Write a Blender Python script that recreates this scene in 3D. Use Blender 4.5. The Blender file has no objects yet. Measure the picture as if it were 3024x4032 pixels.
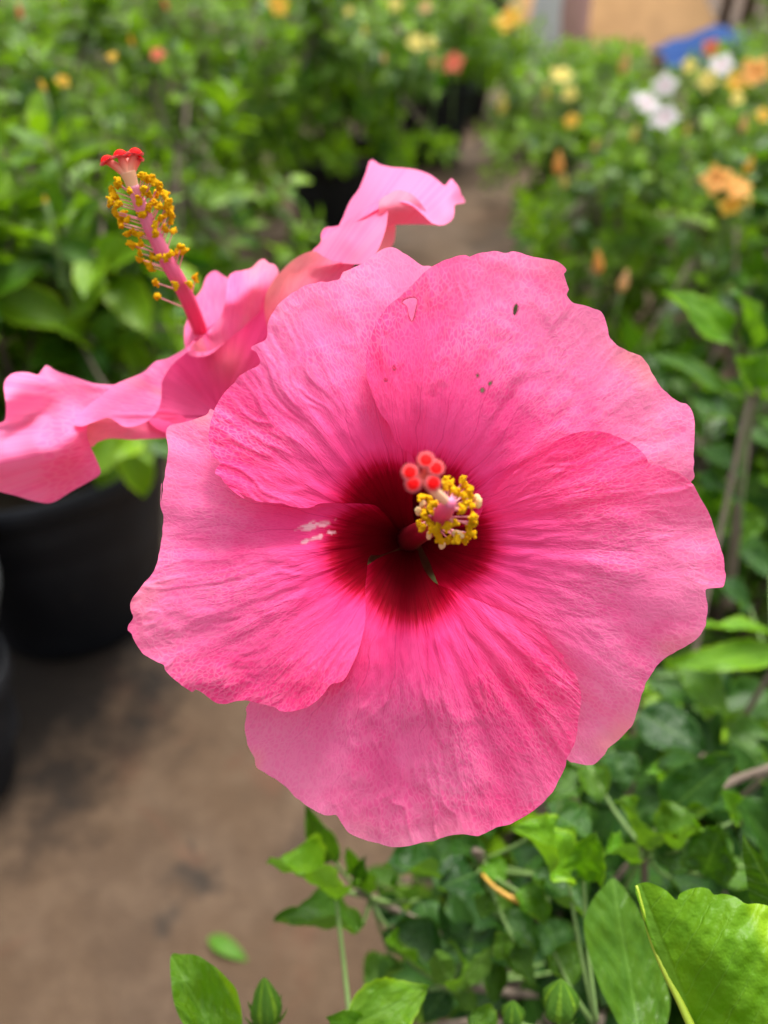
import bpy, math, random
import numpy as np
from mathutils import Vector, Matrix
from mathutils.geometry import delaunay_2d_cdt

# ------------------------------------------------------------------ camera, sky, sun, exposure
SC = bpy.context.scene
COL = SC.collection
R = math.radians
CAM_H, PITCH, FPX, IW, IH = 0.78, R(37), 3164.0, 3024, 4032
cd = bpy.data.cameras.new('camera')
cd.sensor_fit = 'VERTICAL'; cd.sensor_height = 36; cd.sensor_width = 27
cd.lens = 36 * FPX / IH
cd.clip_start = 0.01; cd.clip_end = 400
cd.dof.use_dof = True; cd.dof.focus_distance = 0.208; cd.dof.aperture_fstop = 7.0
cam = bpy.data.objects.new('camera', cd); COL.objects.link(cam)
cam.location = (0, 0, CAM_H); cam.rotation_euler = (R(90) - PITCH, 0, 0)
SC.camera = cam

w = bpy.data.worlds.new('World'); SC.world = w; w.use_nodes = True
nt = w.node_tree; nt.nodes.clear()
sky = nt.nodes.new('ShaderNodeTexSky'); sky.sky_type = 'NISHITA'; sky.sun_disc = False
SUN_EL, SUN_AZ = R(66), R(28)          # azimuth measured from +Y towards +X
sky.sun_elevation = SUN_EL; sky.sun_rotation = SUN_AZ
sky.dust_density = 6; sky.air_density = 1.0; sky.ozone_density = 1.0
hs = nt.nodes.new('ShaderNodeHueSaturation'); hs.inputs['Saturation'].default_value = 0.25
bg = nt.nodes.new('ShaderNodeBackground'); bg.inputs['Strength'].default_value = 0.13
out = nt.nodes.new('ShaderNodeOutputWorld')
nt.links.new(sky.outputs[0], hs.inputs['Color']); nt.links.new(hs.outputs[0], bg.inputs['Color'])
nt.links.new(bg.outputs[0], out.inputs[0])
sl = bpy.data.lights.new('sun', 'SUN'); sl.energy = 1.5; sl.angle = R(16); sl.color = (1, .96, .9)
so = bpy.data.objects.new('sun', sl); COL.objects.link(so)
so.rotation_euler = (R(90) - SUN_EL, 0, -SUN_AZ + math.pi)
sdir = Vector((math.sin(SUN_AZ) * math.cos(SUN_EL), math.cos(SUN_AZ) * math.cos(SUN_EL), math.sin(SUN_EL)))
so.rotation_euler = sdir.to_track_quat('Z', 'Y').to_euler()
vs = SC.view_settings
vs.view_transform = 'Standard'; vs.look = 'None'; vs.exposure = 1.40; vs.gamma = 1; vs.use_curve_mapping = False
SC.cycles.max_bounces = 8; SC.cycles.transparent_max_bounces = 8
SC.cycles.use_denoising = True

# ------------------------------------------------------------------ helpers
RI = Vector((1, 0, 0)); UP_C = Vector((0, math.sin(PITCH), math.cos(PITCH))); FW = Vector((0, math.cos(PITCH), -math.sin(PITCH)))
CAMP = Vector((0, 0, CAM_H))
nRI, nUP, nFW, nC = (np.array(v) for v in (RI, UP_C, FW, CAMP))

def at(x, y, d):                        # photograph pixel -> point at camera depth d
    return CAMP + FW * d + RI * ((x - IW / 2) / FPX * d) + UP_C * (-(y - IH / 2) / FPX * d)

def at_np(x, y, d):
    x, y, d = (np.asarray(v, float) for v in (x, y, d))
    return nC + d[..., None] * nFW + ((x - IW / 2) / FPX * d)[..., None] * nRI - ((y - IH / 2) / FPX * d)[..., None] * nUP

ZONES = {'a': (0, 0, 3024 / 1659), 'z2': (1200, 900, 1824 / 1659), 'z3': (400, 1900, 1400 / 1659), 'z4': (1400, 1600, 800 / 1659),
         'z5': (1700, 2900, 1324 / 1659), 'l8': (0, 1400, 1400 / 1177), 'c2': (350, 530, 600 / 1475), 'r3': (0, 1300, 1100 / 1659),
         'r4': (700, 600, 1200 / 1659), 'r5': (1000, 3100, 1000 / 1659), 'r6': (2300, 1100, 724 / 843), 'r7': (1800, 2300, 1100 / 1659)}

def Z(k, *pts):
    ox, oy, s = ZONES[k]
    return [(ox + p[0] * s, oy + p[1] * s) + tuple(p[2:]) for p in pts]

def link(o, parent=None):
    COL.objects.link(o)
    if parent is not None:
        o.parent = parent
        o.matrix_parent_inverse = Matrix.Identity(4)
    return o

def tag(o, label=None, cat=None, group=None, kind=None):
    if label: o['label'] = label
    if cat: o['category'] = cat
    if group: o['group'] = group
    if kind: o['kind'] = kind
    return o

def empty(name, loc=(0, 0, 0)):
    o = bpy.data.objects.new(name, None); o.location = loc; o.empty_display_size = .01
    return link(o)

def np_mesh(name, V, F, mat=None, smooth=True):
    me = bpy.data.meshes.new(name)
    V = np.asarray(V, float)
    if isinstance(F, np.ndarray):
        n, k = F.shape
        me.vertices.add(len(V)); me.vertices.foreach_set('co', V.ravel())
        me.loops.add(n * k); me.loops.foreach_set('vertex_index', F.ravel().astype(np.int32))
        me.polygons.add(n); me.polygons.foreach_set('loop_start', np.arange(0, n * k, k, dtype=np.int32))
        me.update(calc_edges=True)
    else:
        me.from_pydata([tuple(v) for v in V], [], F)
    me.validate()
    if smooth: me.polygons.foreach_set('use_smooth', [True] * len(me.polygons))
    if mat: me.materials.append(mat)
    return me

def attr(me, name, vals):
    a = me.attributes.new(name, 'FLOAT', 'POINT'); a.data.foreach_set('value', np.asarray(vals, np.float32))

def world_loc(o):
    v = Vector(o.location)
    while o.parent is not None:
        o = o.parent; v += Vector(o.location)
    return v

def build(name, V, F, mat, parent=None, smooth=True, attrs=None):
    """one mesh object from world-space vertices, origin at its middle"""
    V = np.asarray([tuple(v) for v in V] if not isinstance(V, np.ndarray) else V, float)
    c = (V.min(0) + V.max(0)) / 2
    me = np_mesh(name, V - c, F, mat, smooth)
    for k, v in (attrs or {}).items(): attr(me, k, v)
    o = bpy.data.objects.new(name, me)
    link(o, parent); o.location = Vector(c) - (world_loc(parent) if parent is not None else Vector())
    return o

def vnoise(x, y, seed=0):               # smooth value noise, numpy
    x = np.asarray(x, float); y = np.asarray(y, float)
    xi = np.floor(x).astype(np.int64); yi = np.floor(y).astype(np.int64)
    fx = x - xi; fy = y - yi
    fx = fx * fx * fx * (fx * (fx * 6 - 15) + 10); fy = fy * fy * fy * (fy * (fy * 6 - 15) + 10)
    def h(a, b):
        n = (a * 374761393 + b * 668265263 + seed * 2147483647 + 1013) & 0xffffffff
        n = ((n ^ (n >> 13)) * 1274126177) & 0xffffffff
        n = n ^ (n >> 16)
        return (n & 0xffff) / 32767.5 - 1
    return (h(xi, yi) * (1 - fx) + h(xi + 1, yi) * fx) * (1 - fy) + (h(xi, yi + 1) * (1 - fx) + h(xi + 1, yi + 1) * fx) * fy

def fbm(x, y, seed=0, o=3):
    s = 0; a = 1
    for k in range(o):
        s = s + a * vnoise(np.asarray(x) * 2 ** k, np.asarray(y) * 2 ** k, seed + 17 * k); a *= .5
    return s

def spline(pts, step, closed=True, tension=.5):
    """Catmull-Rom through pts, resampled at about `step`"""
    P = np.asarray(pts, float); n = len(P); outp = []
    rng = range(n if closed else n - 1)
    for i in rng:
        p0 = P[(i - 1) % n] if closed or i > 0 else P[0]
        p1 = P[i]; p2 = P[(i + 1) % n]
        p3 = P[(i + 2) % n] if closed or i + 2 < n else P[-1]
        L = np.linalg.norm((p2 - p1)[:2]); m = max(1, int(round(L / step)))
        t = np.linspace(0, 1, m, endpoint=False)[:, None]
        outp.append(tension * ((2 * p1) + (-p0 + p2) * t + (2 * p0 - 5 * p1 + 4 * p2 - p3) * t ** 2 + (-p0 + 3 * p1 - 3 * p2 + p3) * t ** 3))
    q = np.vstack(outp)
    if not closed: q = np.vstack([q, P[-1:]])
    return q

def inside(poly, P):
    x, y = P[:, 0], P[:, 1]; c = np.zeros(len(P), bool); n = len(poly)
    x1, y1 = poly[-1]
    for x2, y2 in poly:
        if y1 != y2:
            k = (y1 > y) != (y2 > y)
            c ^= k & (x < (x2 - x1) * (y - y1) / (y2 - y1) + x1)
        x1, y1 = x2, y2
    return c

def seg_dist(poly, P):
    d = np.full(len(P), 1e9); n = len(poly)
    for i in range(n):
        a = poly[i]; b = poly[(i + 1) % n]; ab = b - a; L2 = ab @ ab + 1e-12
        t = np.clip(((P - a) @ ab) / L2, 0, 1)
        d = np.minimum(d, np.hypot(*(P - a - t[:, None] * ab).T))
    return d

def triangulate(outline, spacing, holes=()):
    """2-D outline -> points, triangles (N,3), distance to the outline"""
    B = np.asarray(outline, float)
    lo, hi = B.min(0), B.max(0)
    ys = np.arange(lo[1], hi[1], spacing * .866); G = []
    for j, yy in enumerate(ys):
        xs = np.arange(lo[0] + (spacing / 2 if j % 2 else 0), hi[0], spacing)
        G.append(np.stack([xs, np.full(len(xs), yy)], 1))
    G = np.vstack(G); G = G[inside(B, G)]
    coarse = B[::2]
    dG = seg_dist(coarse, G)
    keep = dG > spacing * .55
    for h in holes:
        hh = np.asarray(h, float); keep &= ~inside(hh, G); keep &= seg_dist(hh, G) > spacing * .4
    G = G[keep]
    pts = [B]; edges = [(i, (i + 1) % len(B)) for i in range(len(B))]; off = len(B)
    for h in holes:
        h = np.asarray(h, float); pts.append(h)
        edges += [(off + i, off + (i + 1) % len(h)) for i in range(len(h))]; off += len(h)
    pts.append(G); P = np.vstack(pts)
    r = delaunay_2d_cdt([Vector(p) for p in P], edges, [], 0, 1e-6)
    V = np.array([tuple(v) for v in r[0]]); T = np.array([f for f in r[2] if len(f) == 3], dtype=np.int64)
    c = V[T].mean(1); ok = inside(B, c)
    for h in holes: ok &= ~inside(np.asarray(h, float), c)
    T = T[ok]
    a = V[T]; cr = np.cross(a[:, 1] - a[:, 0], a[:, 2] - a[:, 0])
    T[cr < 0] = T[cr < 0][:, ::-1]
    return V, T, seg_dist(coarse, V)

def tube(path, rad, nseg=10, cap=True):
    P = [Vector(p) for p in path]; n = len(P)
    rad = [rad] * n if not hasattr(rad, '__len__') else rad
    V, F = [], []
    up = Vector((0.3, 0.2, 1)).normalized(); prev = None
    for i in range(n):
        t = (P[min(i + 1, n - 1)] - P[max(i - 1, 0)]).normalized()
        if prev is None: x = t.orthogonal().normalized()
        else:
            x = (prev - t * prev.dot(t)); x = x.normalized() if x.length > 1e-6 else t.orthogonal().normalized()
        prev = x; y = t.cross(x)
        for k in range(nseg):
            a = 2 * math.pi * k / nseg
            V.append(P[i] + (x * math.cos(a) + y * math.sin(a)) * rad[i])
    for i in range(n - 1):
        for k in range(nseg):
            F.append((i * nseg + k, i * nseg + (k + 1) % nseg, (i + 1) * nseg + (k + 1) % nseg, (i + 1) * nseg + k))
    if cap:
        F.append(tuple(range(nseg))[::-1]); F.append(tuple((n - 1) * nseg + k for k in range(nseg)))
    return V, F

def lathe(prof, nseg=48):
    V, F = [], []
    for r, z in prof:
        for k in range(nseg):
            a = 2 * math.pi * k / nseg; V.append((r * math.cos(a), r * math.sin(a), z))
    for i in range(len(prof) - 1):
        for k in range(nseg):
            F.append((i * nseg + k, i * nseg + (k + 1) % nseg, (i + 1) * nseg + (k + 1) % nseg, (i + 1) * nseg + k))
    return V, F

def icos(sub=2):
    import bmesh
    bm = bmesh.new(); bmesh.ops.create_icosphere(bm, subdivisions=sub, radius=1)
    V = np.array([v.co[:] for v in bm.verts]); F = np.array([[v.index for v in f.verts] for f in bm.faces]); bm.free()
    return V, F

# ------------------------------------------------------------------ materials
class NT:
    def __init__(s, name):
        s.m = bpy.data.materials.new(name); s.m.use_nodes = True; s.t = s.m.node_tree; s.t.nodes.clear()
        s.out = s.n('ShaderNodeOutputMaterial')
    def n(s, typ, **k):
        nd = s.t.nodes.new(typ)
        for a, v in k.items(): setattr(nd, a, v)
        return nd
    def l(s, a, b): s.t.links.new(a, b)
    def val(s, sock, v):
        if hasattr(v, 'is_linked') or hasattr(v, 'links'): s.l(v, sock)
        else: sock.default_value = v
    def math(s, op, a, b=0.0, c=0.0, clamp=False):
        nd = s.n('ShaderNodeMath', operation=op, use_clamp=clamp)
        for i, v in enumerate((a, b, c)): s.val(nd.inputs[i], v)
        return nd.outputs[0]
    def at(s, name): return s.n('ShaderNodeAttribute', attribute_name=name).outputs['Fac']
    def xyz(s, x, y, z=0.0):
        nd = s.n('ShaderNodeCombineXYZ')
        for i, v in enumerate((x, y, z)): s.val(nd.inputs[i], v)
        return nd.outputs[0]
    def noise(s, vec, scale=1.0, detail=3.0, rough=.55, dist=0.0):
        nd = s.n('ShaderNodeTexNoise'); nd.inputs['Scale'].default_value = scale; nd.inputs['Detail'].default_value = detail
        nd.inputs['Roughness'].default_value = rough; nd.inputs['Distortion'].default_value = dist
        if vec is not None: s.l(vec, nd.inputs['Vector'])
        return nd.outputs['Fac']
    def smooth(s, v, a, b, lo=0.0, hi=1.0):
        nd = s.n('ShaderNodeMapRange', interpolation_type='SMOOTHSTEP')
        for i, q in enumerate((v, a, b, lo, hi)): s.val(nd.inputs[i], q)
        return nd.outputs[0]
    def mix(s, f, a, b, blend='MIX'):
        nd = s.n('ShaderNodeMix', data_type='RGBA', blend_type=blend)
        s.val(nd.inputs[0], f)
        for i, v in ((6, a), (7, b)):
            if isinstance(v, tuple): nd.inputs[i].default_value = (*v[:3], 1)
            else: s.l(v, nd.inputs[i])
        return nd.outputs[2]
    def ramp(s, f, stops):
        nd = s.n('ShaderNodeValToRGB'); cr = nd.color_ramp
        while len(cr.elements) < len(stops): cr.elements.new(.5)
        for e, (p, c) in zip(cr.elements, stops): e.position = p; e.color = (*c, 1)
        s.l(f, nd.inputs[0]); return nd.outputs[0]
    def bump(s, h, strength, dist, normal=None):
        nd = s.n('ShaderNodeBump'); nd.inputs['Strength'].default_value = strength; nd.inputs['Distance'].default_value = dist
        s.l(h, nd.inputs['Height'])
        if normal is not None: s.l(normal, nd.inputs['Normal'])
        return nd.outputs[0]
    def surf(s, col, rough=.5, spec=.5, transl=None, tcol=None, normal=None, sheen=0.0, coat=0.0):
        p = s.n('ShaderNodeBsdfPrincipled')
        s.val(p.inputs['Base Color'], col if not isinstance(col, tuple) else (*col, 1))
        s.val(p.inputs['Roughness'], rough); s.val(p.inputs['Specular IOR Level'], spec)
        if sheen: p.inputs['Sheen Weight'].default_value = sheen; p.inputs['Sheen Roughness'].default_value = .5
        if coat: p.inputs['Coat Weight'].default_value = coat
        if normal is not None: s.l(normal, p.inputs['Normal'])
        res = p.outputs[0]
        if transl:
            t = s.n('ShaderNodeBsdfTranslucent'); c = tcol if tcol is not None else col
            s.val(t.inputs['Color'], c if not isinstance(c, tuple) else (*c, 1))
            if normal is not None: s.l(normal, t.inputs['Normal'])
            m = s.n('ShaderNodeMixShader'); m.inputs[0].default_value = transl
            s.l(res, m.inputs[1]); s.l(t.outputs[0], m.inputs[2]); res = m.outputs[0]
        s.l(res, s.out.inputs['Surface'])
        return s.m

def petal_mat(name, main):
    s = NT(name)
    th, rr, ed, tint, sd = s.at('pa'), s.at('pr'), s.at('ed'), s.at('tint'), s.at('sd')
    # streaky edge of the dark throat, own rounded lobe on each petal
    st = s.noise(s.xyz(s.math('MULTIPLY', th, 30.0), s.math('MULTIPLY', rr, 3.0), sd), 1, 4, .7)
    lobe = s.math('MULTIPLY', s.math('POWER', s.math('ABSOLUTE', th), 2.0), .10)
    re = s.math('ADD', s.math('ADD', rr, lobe), s.math('MULTIPLY_ADD', st, .09, -.045))
    base = s.ramp(re, [(0.0, (.055, .0, .002)), (.17, (.105, .0, .004)), (.240, (.20, .0, .008)), (.272, (.42, .002, .028)), (.300, (.78, .024, .145)), (.335, (.91, .056, .255)),
                       (.48, (.94, .088, .315)), (.72, (.955, .150, .395)), (1.0, (.96, .225, .445))])
    # broad blotches of deeper / paler pink
    bl = s.noise(s.xyz(s.math('MULTIPLY', th, 2.2), s.math('MULTIPLY', rr, 3.0), sd), 1, 3, .6)
    side = s.math('MULTIPLY', s.smooth(th, -.12, .62), s.smooth(rr, .34, .62))   # the covering half of each petal is a deeper rose
    base = s.mix(s.math('MULTIPLY', side, s.smooth(bl, .25, .6, .60, 1.0)), base, s.mix(1.0, base, (.95, .36, .63), 'MULTIPLY'))
    hot = s.mix(s.smooth(bl, .48, .68), base, s.mix(1.0, base, (.95, .62, .80), 'MULTIPLY'))
    # reticulated pale network between the veins
    wv = s.noise(s.xyz(s.math('MULTIPLY', th, 9.0), s.math('MULTIPLY', rr, 14.0), sd), 1, 2, .5)
    vor = s.n('ShaderNodeTexVoronoi', feature='DISTANCE_TO_EDGE'); vor.inputs['Scale'].default_value = 1
    s.l(s.xyz(s.math('MULTIPLY_ADD', wv, 3.0, s.math('MULTIPLY', th, 64.0)), s.math('MULTIPLY_ADD', wv, 2.0, s.math('MULTIPLY', rr, 44.0)), sd), vor.inputs['Vector'])
    net = s.smooth(vor.outputs['Distance'], .02, .22, 1, 0)
    pt = s.noise(s.xyz(s.math('MULTIPLY', th, 4.0), s.math('MULTIPLY', rr, 5.0), sd), 1, 2, .5)
    netm = s.math('MULTIPLY', s.math('MULTIPLY', net, s.smooth(pt, .30, .70, .35, 1)), s.smooth(rr, .30, .7, 0, .42))
    c = s.mix(netm, hot, s.mix(.75, hot, (.95, .34, .50)))
    dk = s.smooth(vor.outputs['Distance'], .12, .40, 0, .13)
    c = s.mix(s.math('MULTIPLY', dk, s.smooth(rr, .28, .5)), c, s.mix(1.0, c, (.86, .55, .68), 'MULTIPLY'))
    # main veins fanning from the base, finer ones joining further out
    wz = s.noise(s.xyz(s.math('MULTIPLY', th, 3.0), s.math('MULTIPLY', rr, 4.0), sd), 1, 2, .5)
    def vein(k, amp, wd):
        f = s.math('PINGPONG', s.math('ADD', s.math('MULTIPLY', th, k), s.math('MULTIPLY', wz, amp)), .5)
        # constant width on the petal: divide by radius
        return s.smooth(s.math('MULTIPLY', f, s.math('MULTIPLY', rr, 1.0 / k)), wd * .35, wd, 1, 0)
    v1 = vein(5.0, 1.4, .0020); v2 = s.math('MULTIPLY', vein(9.0, 2.6, .0014), s.smooth(rr, .3, .5, .3, .5))
    vv = s.math('MULTIPLY', s.math('MAXIMUM', v1, v2), s.smooth(rr, .2, .95, .42, .14))
    c = s.mix(vv, c, s.mix(1.0, c, (.62, .38, .55), 'MULTIPLY'))
    # peach thin margin and peach undersides
    pe = s.noise(s.xyz(s.math('MULTIPLY', th, 3.5), s.math('MULTIPLY', rr, 2.0), s.math('ADD', sd, 3.0)), 1, 2, .5)
    edge = s.math('MULTIPLY', s.smooth(ed, 0.0, 8.0, 1, 0), s.smooth(pe, .50, .70, 0, .55))
    edge = s.math('MULTIPLY', s.math('MULTIPLY', edge, s.smooth(th, .30, -.15)), s.smooth(rr, .35, .7))
    c = s.mix(edge, c, (.88, .33, .30))
    c = s.mix(tint, c, (.86, .30, .27))
    c = s.mix(s.at('sc'), c, (.90, .50, .58))            # bleached scratches
    c = s.mix(s.at('hd'), c, (.16, .03, .035))            # browned rims of the insect holes
    # relief: crumple, network, veins
    cr = s.noise(s.xyz(s.math('MULTIPLY', th, 9.0), s.math('MULTIPLY', rr, 4.0), s.math('ADD', sd, 7.0)), 1, 4, .55, .5)
    crm = s.math('MULTIPLY', cr, s.math('ADD', s.smooth(pt, .40, .68, .12, .8), s.math('MULTIPLY', side, .55)))
    fine = s.noise(s.xyz(s.math('MULTIPLY', th, 40.0), s.math('MULTIPLY', rr, 20.0), sd), 1, 2, .5, .5)
    h = s.math('ADD', s.math('ADD', s.math('MULTIPLY', crm, 1.35), s.math('MULTIPLY', fine, .16)), s.math('ADD', s.math('MULTIPLY', net, .02), s.math('MULTIPLY', vv, -.10)))
    h = s.math('MULTIPLY', h, s.smooth(rr, .12, .35))
    nb = s.bump(h, .75, .0016)
    tc = s.mix(.5, c, s.mix(1.0, c, (1, .7, .75), 'MULTIPLY'))
    return s.surf(c, .62, s.smooth(rr, .2, .4, .03, .14), .40, tc, nb)

def leaf_mat(name, stuff=False, top=((.024, .090, .004), (.150, .290, .007)), under=(.15, .28, .02), gloss=.38):
    s = NT(name)
    u, v = s.at('lu'), s.at('lv')
    rnd = s.at('lr') if stuff else s.n('ShaderNodeObjectInfo').outputs['Random']
    c = s.mix(rnd, top[0], top[1])
    nv = s.noise(s.xyz(s.math('MULTIPLY', u, 3.0), s.math('MULTIPLY', v, 4.0), s.math('MULTIPLY', rnd, 20.0)), 1, 3)
    c = s.mix(s.smooth(nv, .35, .7, 0, .5), c, s.mix(1.0, c, (1.5, 1.25, .9), 'MULTIPLY'))
    au = s.math('ABSOLUTE', u)
    mid = s.smooth(au, .025, .06, 1, 0)
    lat = s.math('PINGPONG', s.math('ADD', s.math('ADD', s.math('MULTIPLY', v, 6.0), s.math('MULTIPLY', au, -2.2)), s.math('ADD', s.math('MULTIPLY', s.math('MULTIPLY', au, au), -.8), s.math('MULTIPLY', nv, .5))), .5)
    latv = s.math('MULTIPLY', s.smooth(lat, .0, .07, 1, 0), s.smooth(au, .9, .4, 0, .7))
    ve = s.math('MAXIMUM', mid, latv)
    c = s.mix(s.math('MULTIPLY', ve, .38), c, s.mix(.5, c, (.22, .42, .08)))
    c = s.mix(s.smooth(au, .84, .97, 0, .55), c, s.mix(1.0, c, (2.6, 1.9, 1.2), 'MULTIPLY'))
    geo = s.n('ShaderNodeNewGeometry').outputs['Backfacing']
    cu = s.mix(s.math('MULTIPLY', ve, .5), s.mix(.35, under, c), (.24, .40, .14))
    c2 = s.mix(geo, c, cu)
    pu = s.noise(s.xyz(s.math('MULTIPLY', u, 5.0), s.math('MULTIPLY', v, 8.0), s.math('MULTIPLY', rnd, 9.0)), 1, 3)
    nb = s.bump(s.math('ADD', s.math('MULTIPLY', ve, -.35), s.math('MULTIPLY', pu, 1.6)), .6, .0012)
    ro = s.math('MULTIPLY_ADD', geo, .2, gloss)
    return s.surf(c2, ro, .24, .32, s.mix(1.0, c2, (1.45, 1.5, .25), 'MULTIPLY'), nb)

def simple(name, col, rough=.6, var=.25, scale=40.0, spec=.4, transl=None, bump=0.0, tcol=None):
    s = NT(name)
    tc = s.n('ShaderNodeTexCoord').outputs['Object']
    n = s.noise(tc, scale, 4)
    c = s.mix(n, tuple(k * (1 - var) for k in col), tuple(min(1, k * (1 + var)) for k in col))
    nb = s.bump(n, .5, bump) if bump else None
    return s.surf(c, rough, spec, transl, tcol, nb)

M = {}
M['petal'] = petal_mat('pink_petal', True)
M['leaf'] = leaf_mat('leaf_green')
M['leaf_stuff'] = leaf_mat('leaf_green_mass', True)
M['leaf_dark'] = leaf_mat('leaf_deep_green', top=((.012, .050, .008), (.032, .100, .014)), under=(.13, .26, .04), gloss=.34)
M['leaf_mid'] = leaf_mat('leaf_mid_green', top=((.020, .075, .006), (.065, .160, .009)), under=(.12, .235, .03), gloss=.34)  # deep and mid greens darkened: shade below the open flower is in the colour
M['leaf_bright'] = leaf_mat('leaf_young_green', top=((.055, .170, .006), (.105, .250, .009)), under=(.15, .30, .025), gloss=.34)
M['leaf_lime'] = leaf_mat('leaf_lime_green', top=((.078, .200, .002), (.085, .210, .003)), under=(.11, .23, .01), gloss=.46)
M['stem'] = simple('green_stem', (.12, .20, .05), .6, .3, 60)
M['bark'] = simple('grey_brown_bark', (.16, .12, .09), .8, .4, 90, bump=.001)
M['column'] = None

def column_mat(name):
    s = NT(name); t = s.at('ct'); a = s.at('ca')
    st = s.noise(s.xyz(s.math('MULTIPLY', a, 5.0), s.math('MULTIPLY', t, 2.0)), 1, 3)
    c = s.ramp(t, [(0, (.08, .0, .003)), (.40, (.16, .0, .006)), (.56, (.42, .004, .02)), (.70, (.82, .05, .16)), (.88, (.88, .20, .36)), (1, (.90, .32, .46))])
    c = s.mix(s.smooth(st, .4, .65, 0, .5), c, s.mix(1.0, c, (1.1, 1.9, 1.6), 'MULTIPLY'))
    return s.surf(c, .42, .4, .15, c, s.bump(st, .4, .0004))
M['column'] = column_mat('stamen_column_pink')
M['filament'] = simple('filament_pink', (.88, .40, .46), .5, .15, 300, transl=.3, tcol=(.9, .4, .45))
def anther_mat():
    s = NT('pollen_yellow')
    tc = s.n('ShaderNodeTexCoord').outputs['Object']
    vo = s.n('ShaderNodeTexVoronoi'); vo.inputs['Scale'].default_value = 4200
    s.l(tc, vo.inputs['Vector'])
    r = s.n('ShaderNodeObjectInfo').outputs['Random']
    c = s.mix(r, (.98, .60, .008), (.99, .72, .02))
    c = s.mix(s.smooth(vo.outputs['Distance'], .2, .8), c, (.95, .52, .004))
    return s.surf(c, .8, .08, .38, c, s.bump(s.math('SUBTRACT', 1.0, vo.outputs['Distance']), .6, .0002))
M['anther'] = anther_mat()
M['anther_cream'] = simple('spent_anther_cream', (.86, .60, .28), .6, .15, 900, transl=.2, tcol=(.8, .5, .2))
M['stigma'] = simple('stigma_red', (.90, .006, .008), .7, .15, 700, spec=.08)
M['fuzz'] = simple('stigma_fuzz_pink', (.86, .20, .22), .7, .15, 900, transl=.4, tcol=(.9, .22, .22))
def style_mat():
    s = NT('style_cream'); t = s.at('ct')
    c = s.ramp(t, [(0, (.90, .64, .40)), (.45, (.90, .55, .34)), (.75, (.88, .22, .15)), (1, (.85, .03, .03))])
    return s.surf(c, .45, .4, .2, c)
M['style'] = style_mat()
M['bud'] = leaf_mat('bud_green', top=((.070, .185, .02), (.09, .22, .022)), under=(.13, .27, .05), gloss=.36)
def pot_mat(name, col):
    s = NT(name); tc = s.n('ShaderNodeTexCoord').outputs['Object']
    n = s.noise(tc, 9, 5, .65); d = s.noise(tc, 70, 3)
    c = s.mix(s.smooth(n, .45, .75, 0, .5), col, tuple(k * 2.2 + .012 for k in col))
    c = s.mix(s.smooth(d, .66, .78, 0, .25), c, (.09, .07, .05))
    return s.surf(c, s.math('MULTIPLY_ADD', n, .25, .42), .26, normal=s.bump(d, .2, .0006))
M['pot'] = pot_mat('black_plastic', (.008, .009, .012))
M['pot_grey'] = pot_mat('grey_plastic', (.045, .050, .052))
M['soil'] = simple('potting_soil', (.055, .038, .026), .95, .6, 60, .2, bump=.006)

# ------------------------------------------------------------------ ground
def ground_mat():
    s = NT('trodden_laterite'); tc = s.n('ShaderNodeTexCoord').outputs['Object']
    a = s.noise(tc, 2.2, 5, .6, .6); b = s.noise(tc, 16, 5, .65); f = s.noise(tc, 140, 3, .6)
    c = s.ramp(a, [(.25, (.046, .027, .015)), (.5, (.070, .042, .023)), (.75, (.088, .054, .031))])
    c = s.mix(s.smooth(b, .40, .70, 0, .75), c, (.102, .066, .040))
    c = s.mix(s.smooth(b, .36, .26, 0, .8), c, (.042, .028, .019))
    r = s.noise(tc, 5.5, 4, .6, 1.0)
    c = s.mix(s.smooth(r, .56, .70, 0, .5), c, (.090, .036, .019))
    dk = s.noise(tc, 8.5, 3, .6, .3)
    c = s.mix(s.smooth(dk, .57, .68, 0, .75), c, (.016, .013, .010))
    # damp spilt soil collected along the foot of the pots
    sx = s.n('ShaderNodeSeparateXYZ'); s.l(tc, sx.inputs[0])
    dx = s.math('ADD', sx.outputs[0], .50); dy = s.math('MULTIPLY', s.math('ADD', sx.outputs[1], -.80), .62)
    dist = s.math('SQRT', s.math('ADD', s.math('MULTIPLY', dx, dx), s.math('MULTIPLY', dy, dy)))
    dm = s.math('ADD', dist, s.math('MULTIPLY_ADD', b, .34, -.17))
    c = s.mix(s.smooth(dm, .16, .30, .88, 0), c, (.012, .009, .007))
    c = s.mix(s.smooth(f, .3, .7, 0, .25), c, s.mix(1.0, c, (.55, .55, .55), 'MULTIPLY'))
    h = s.math('ADD', s.math('MULTIPLY', b, 1.0), s.math('MULTIPLY', f, .3))
    return s.surf(c, s.smooth(a, .3, .7, .75, .95), .25, normal=s.bump(h, .6, .008))
n = 60
gx = np.linspace(-1, 1, n); gx = np.sign(gx) * np.abs(gx) ** 2.6 * 120
X, Y = np.meshgrid(gx, gx + 1.0)
Zg = .006 * fbm(X * 3, Y * 3, 5) * np.exp(-np.hypot(X, Y) / 6)
V = np.stack([X, Y, Zg], -1).reshape(-1, 3)
I = np.arange(n * n).reshape(n, n)
F = np.stack([I[:-1, :-1], I[:-1, 1:], I[1:, 1:], I[1:, :-1]], -1).reshape(-1, 4)
g = bpy.data.objects.new('ground', np_mesh('ground', V, F, ground_mat())); link(g); g['kind'] = 'structure'

# ------------------------------------------------------------------ leaves
def leaf_shape(v, p=.80):
    v = np.clip(v, 0, 1)
    return np.sin(np.pi * v ** p) ** .82 * (1 - .25 * v)

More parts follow.
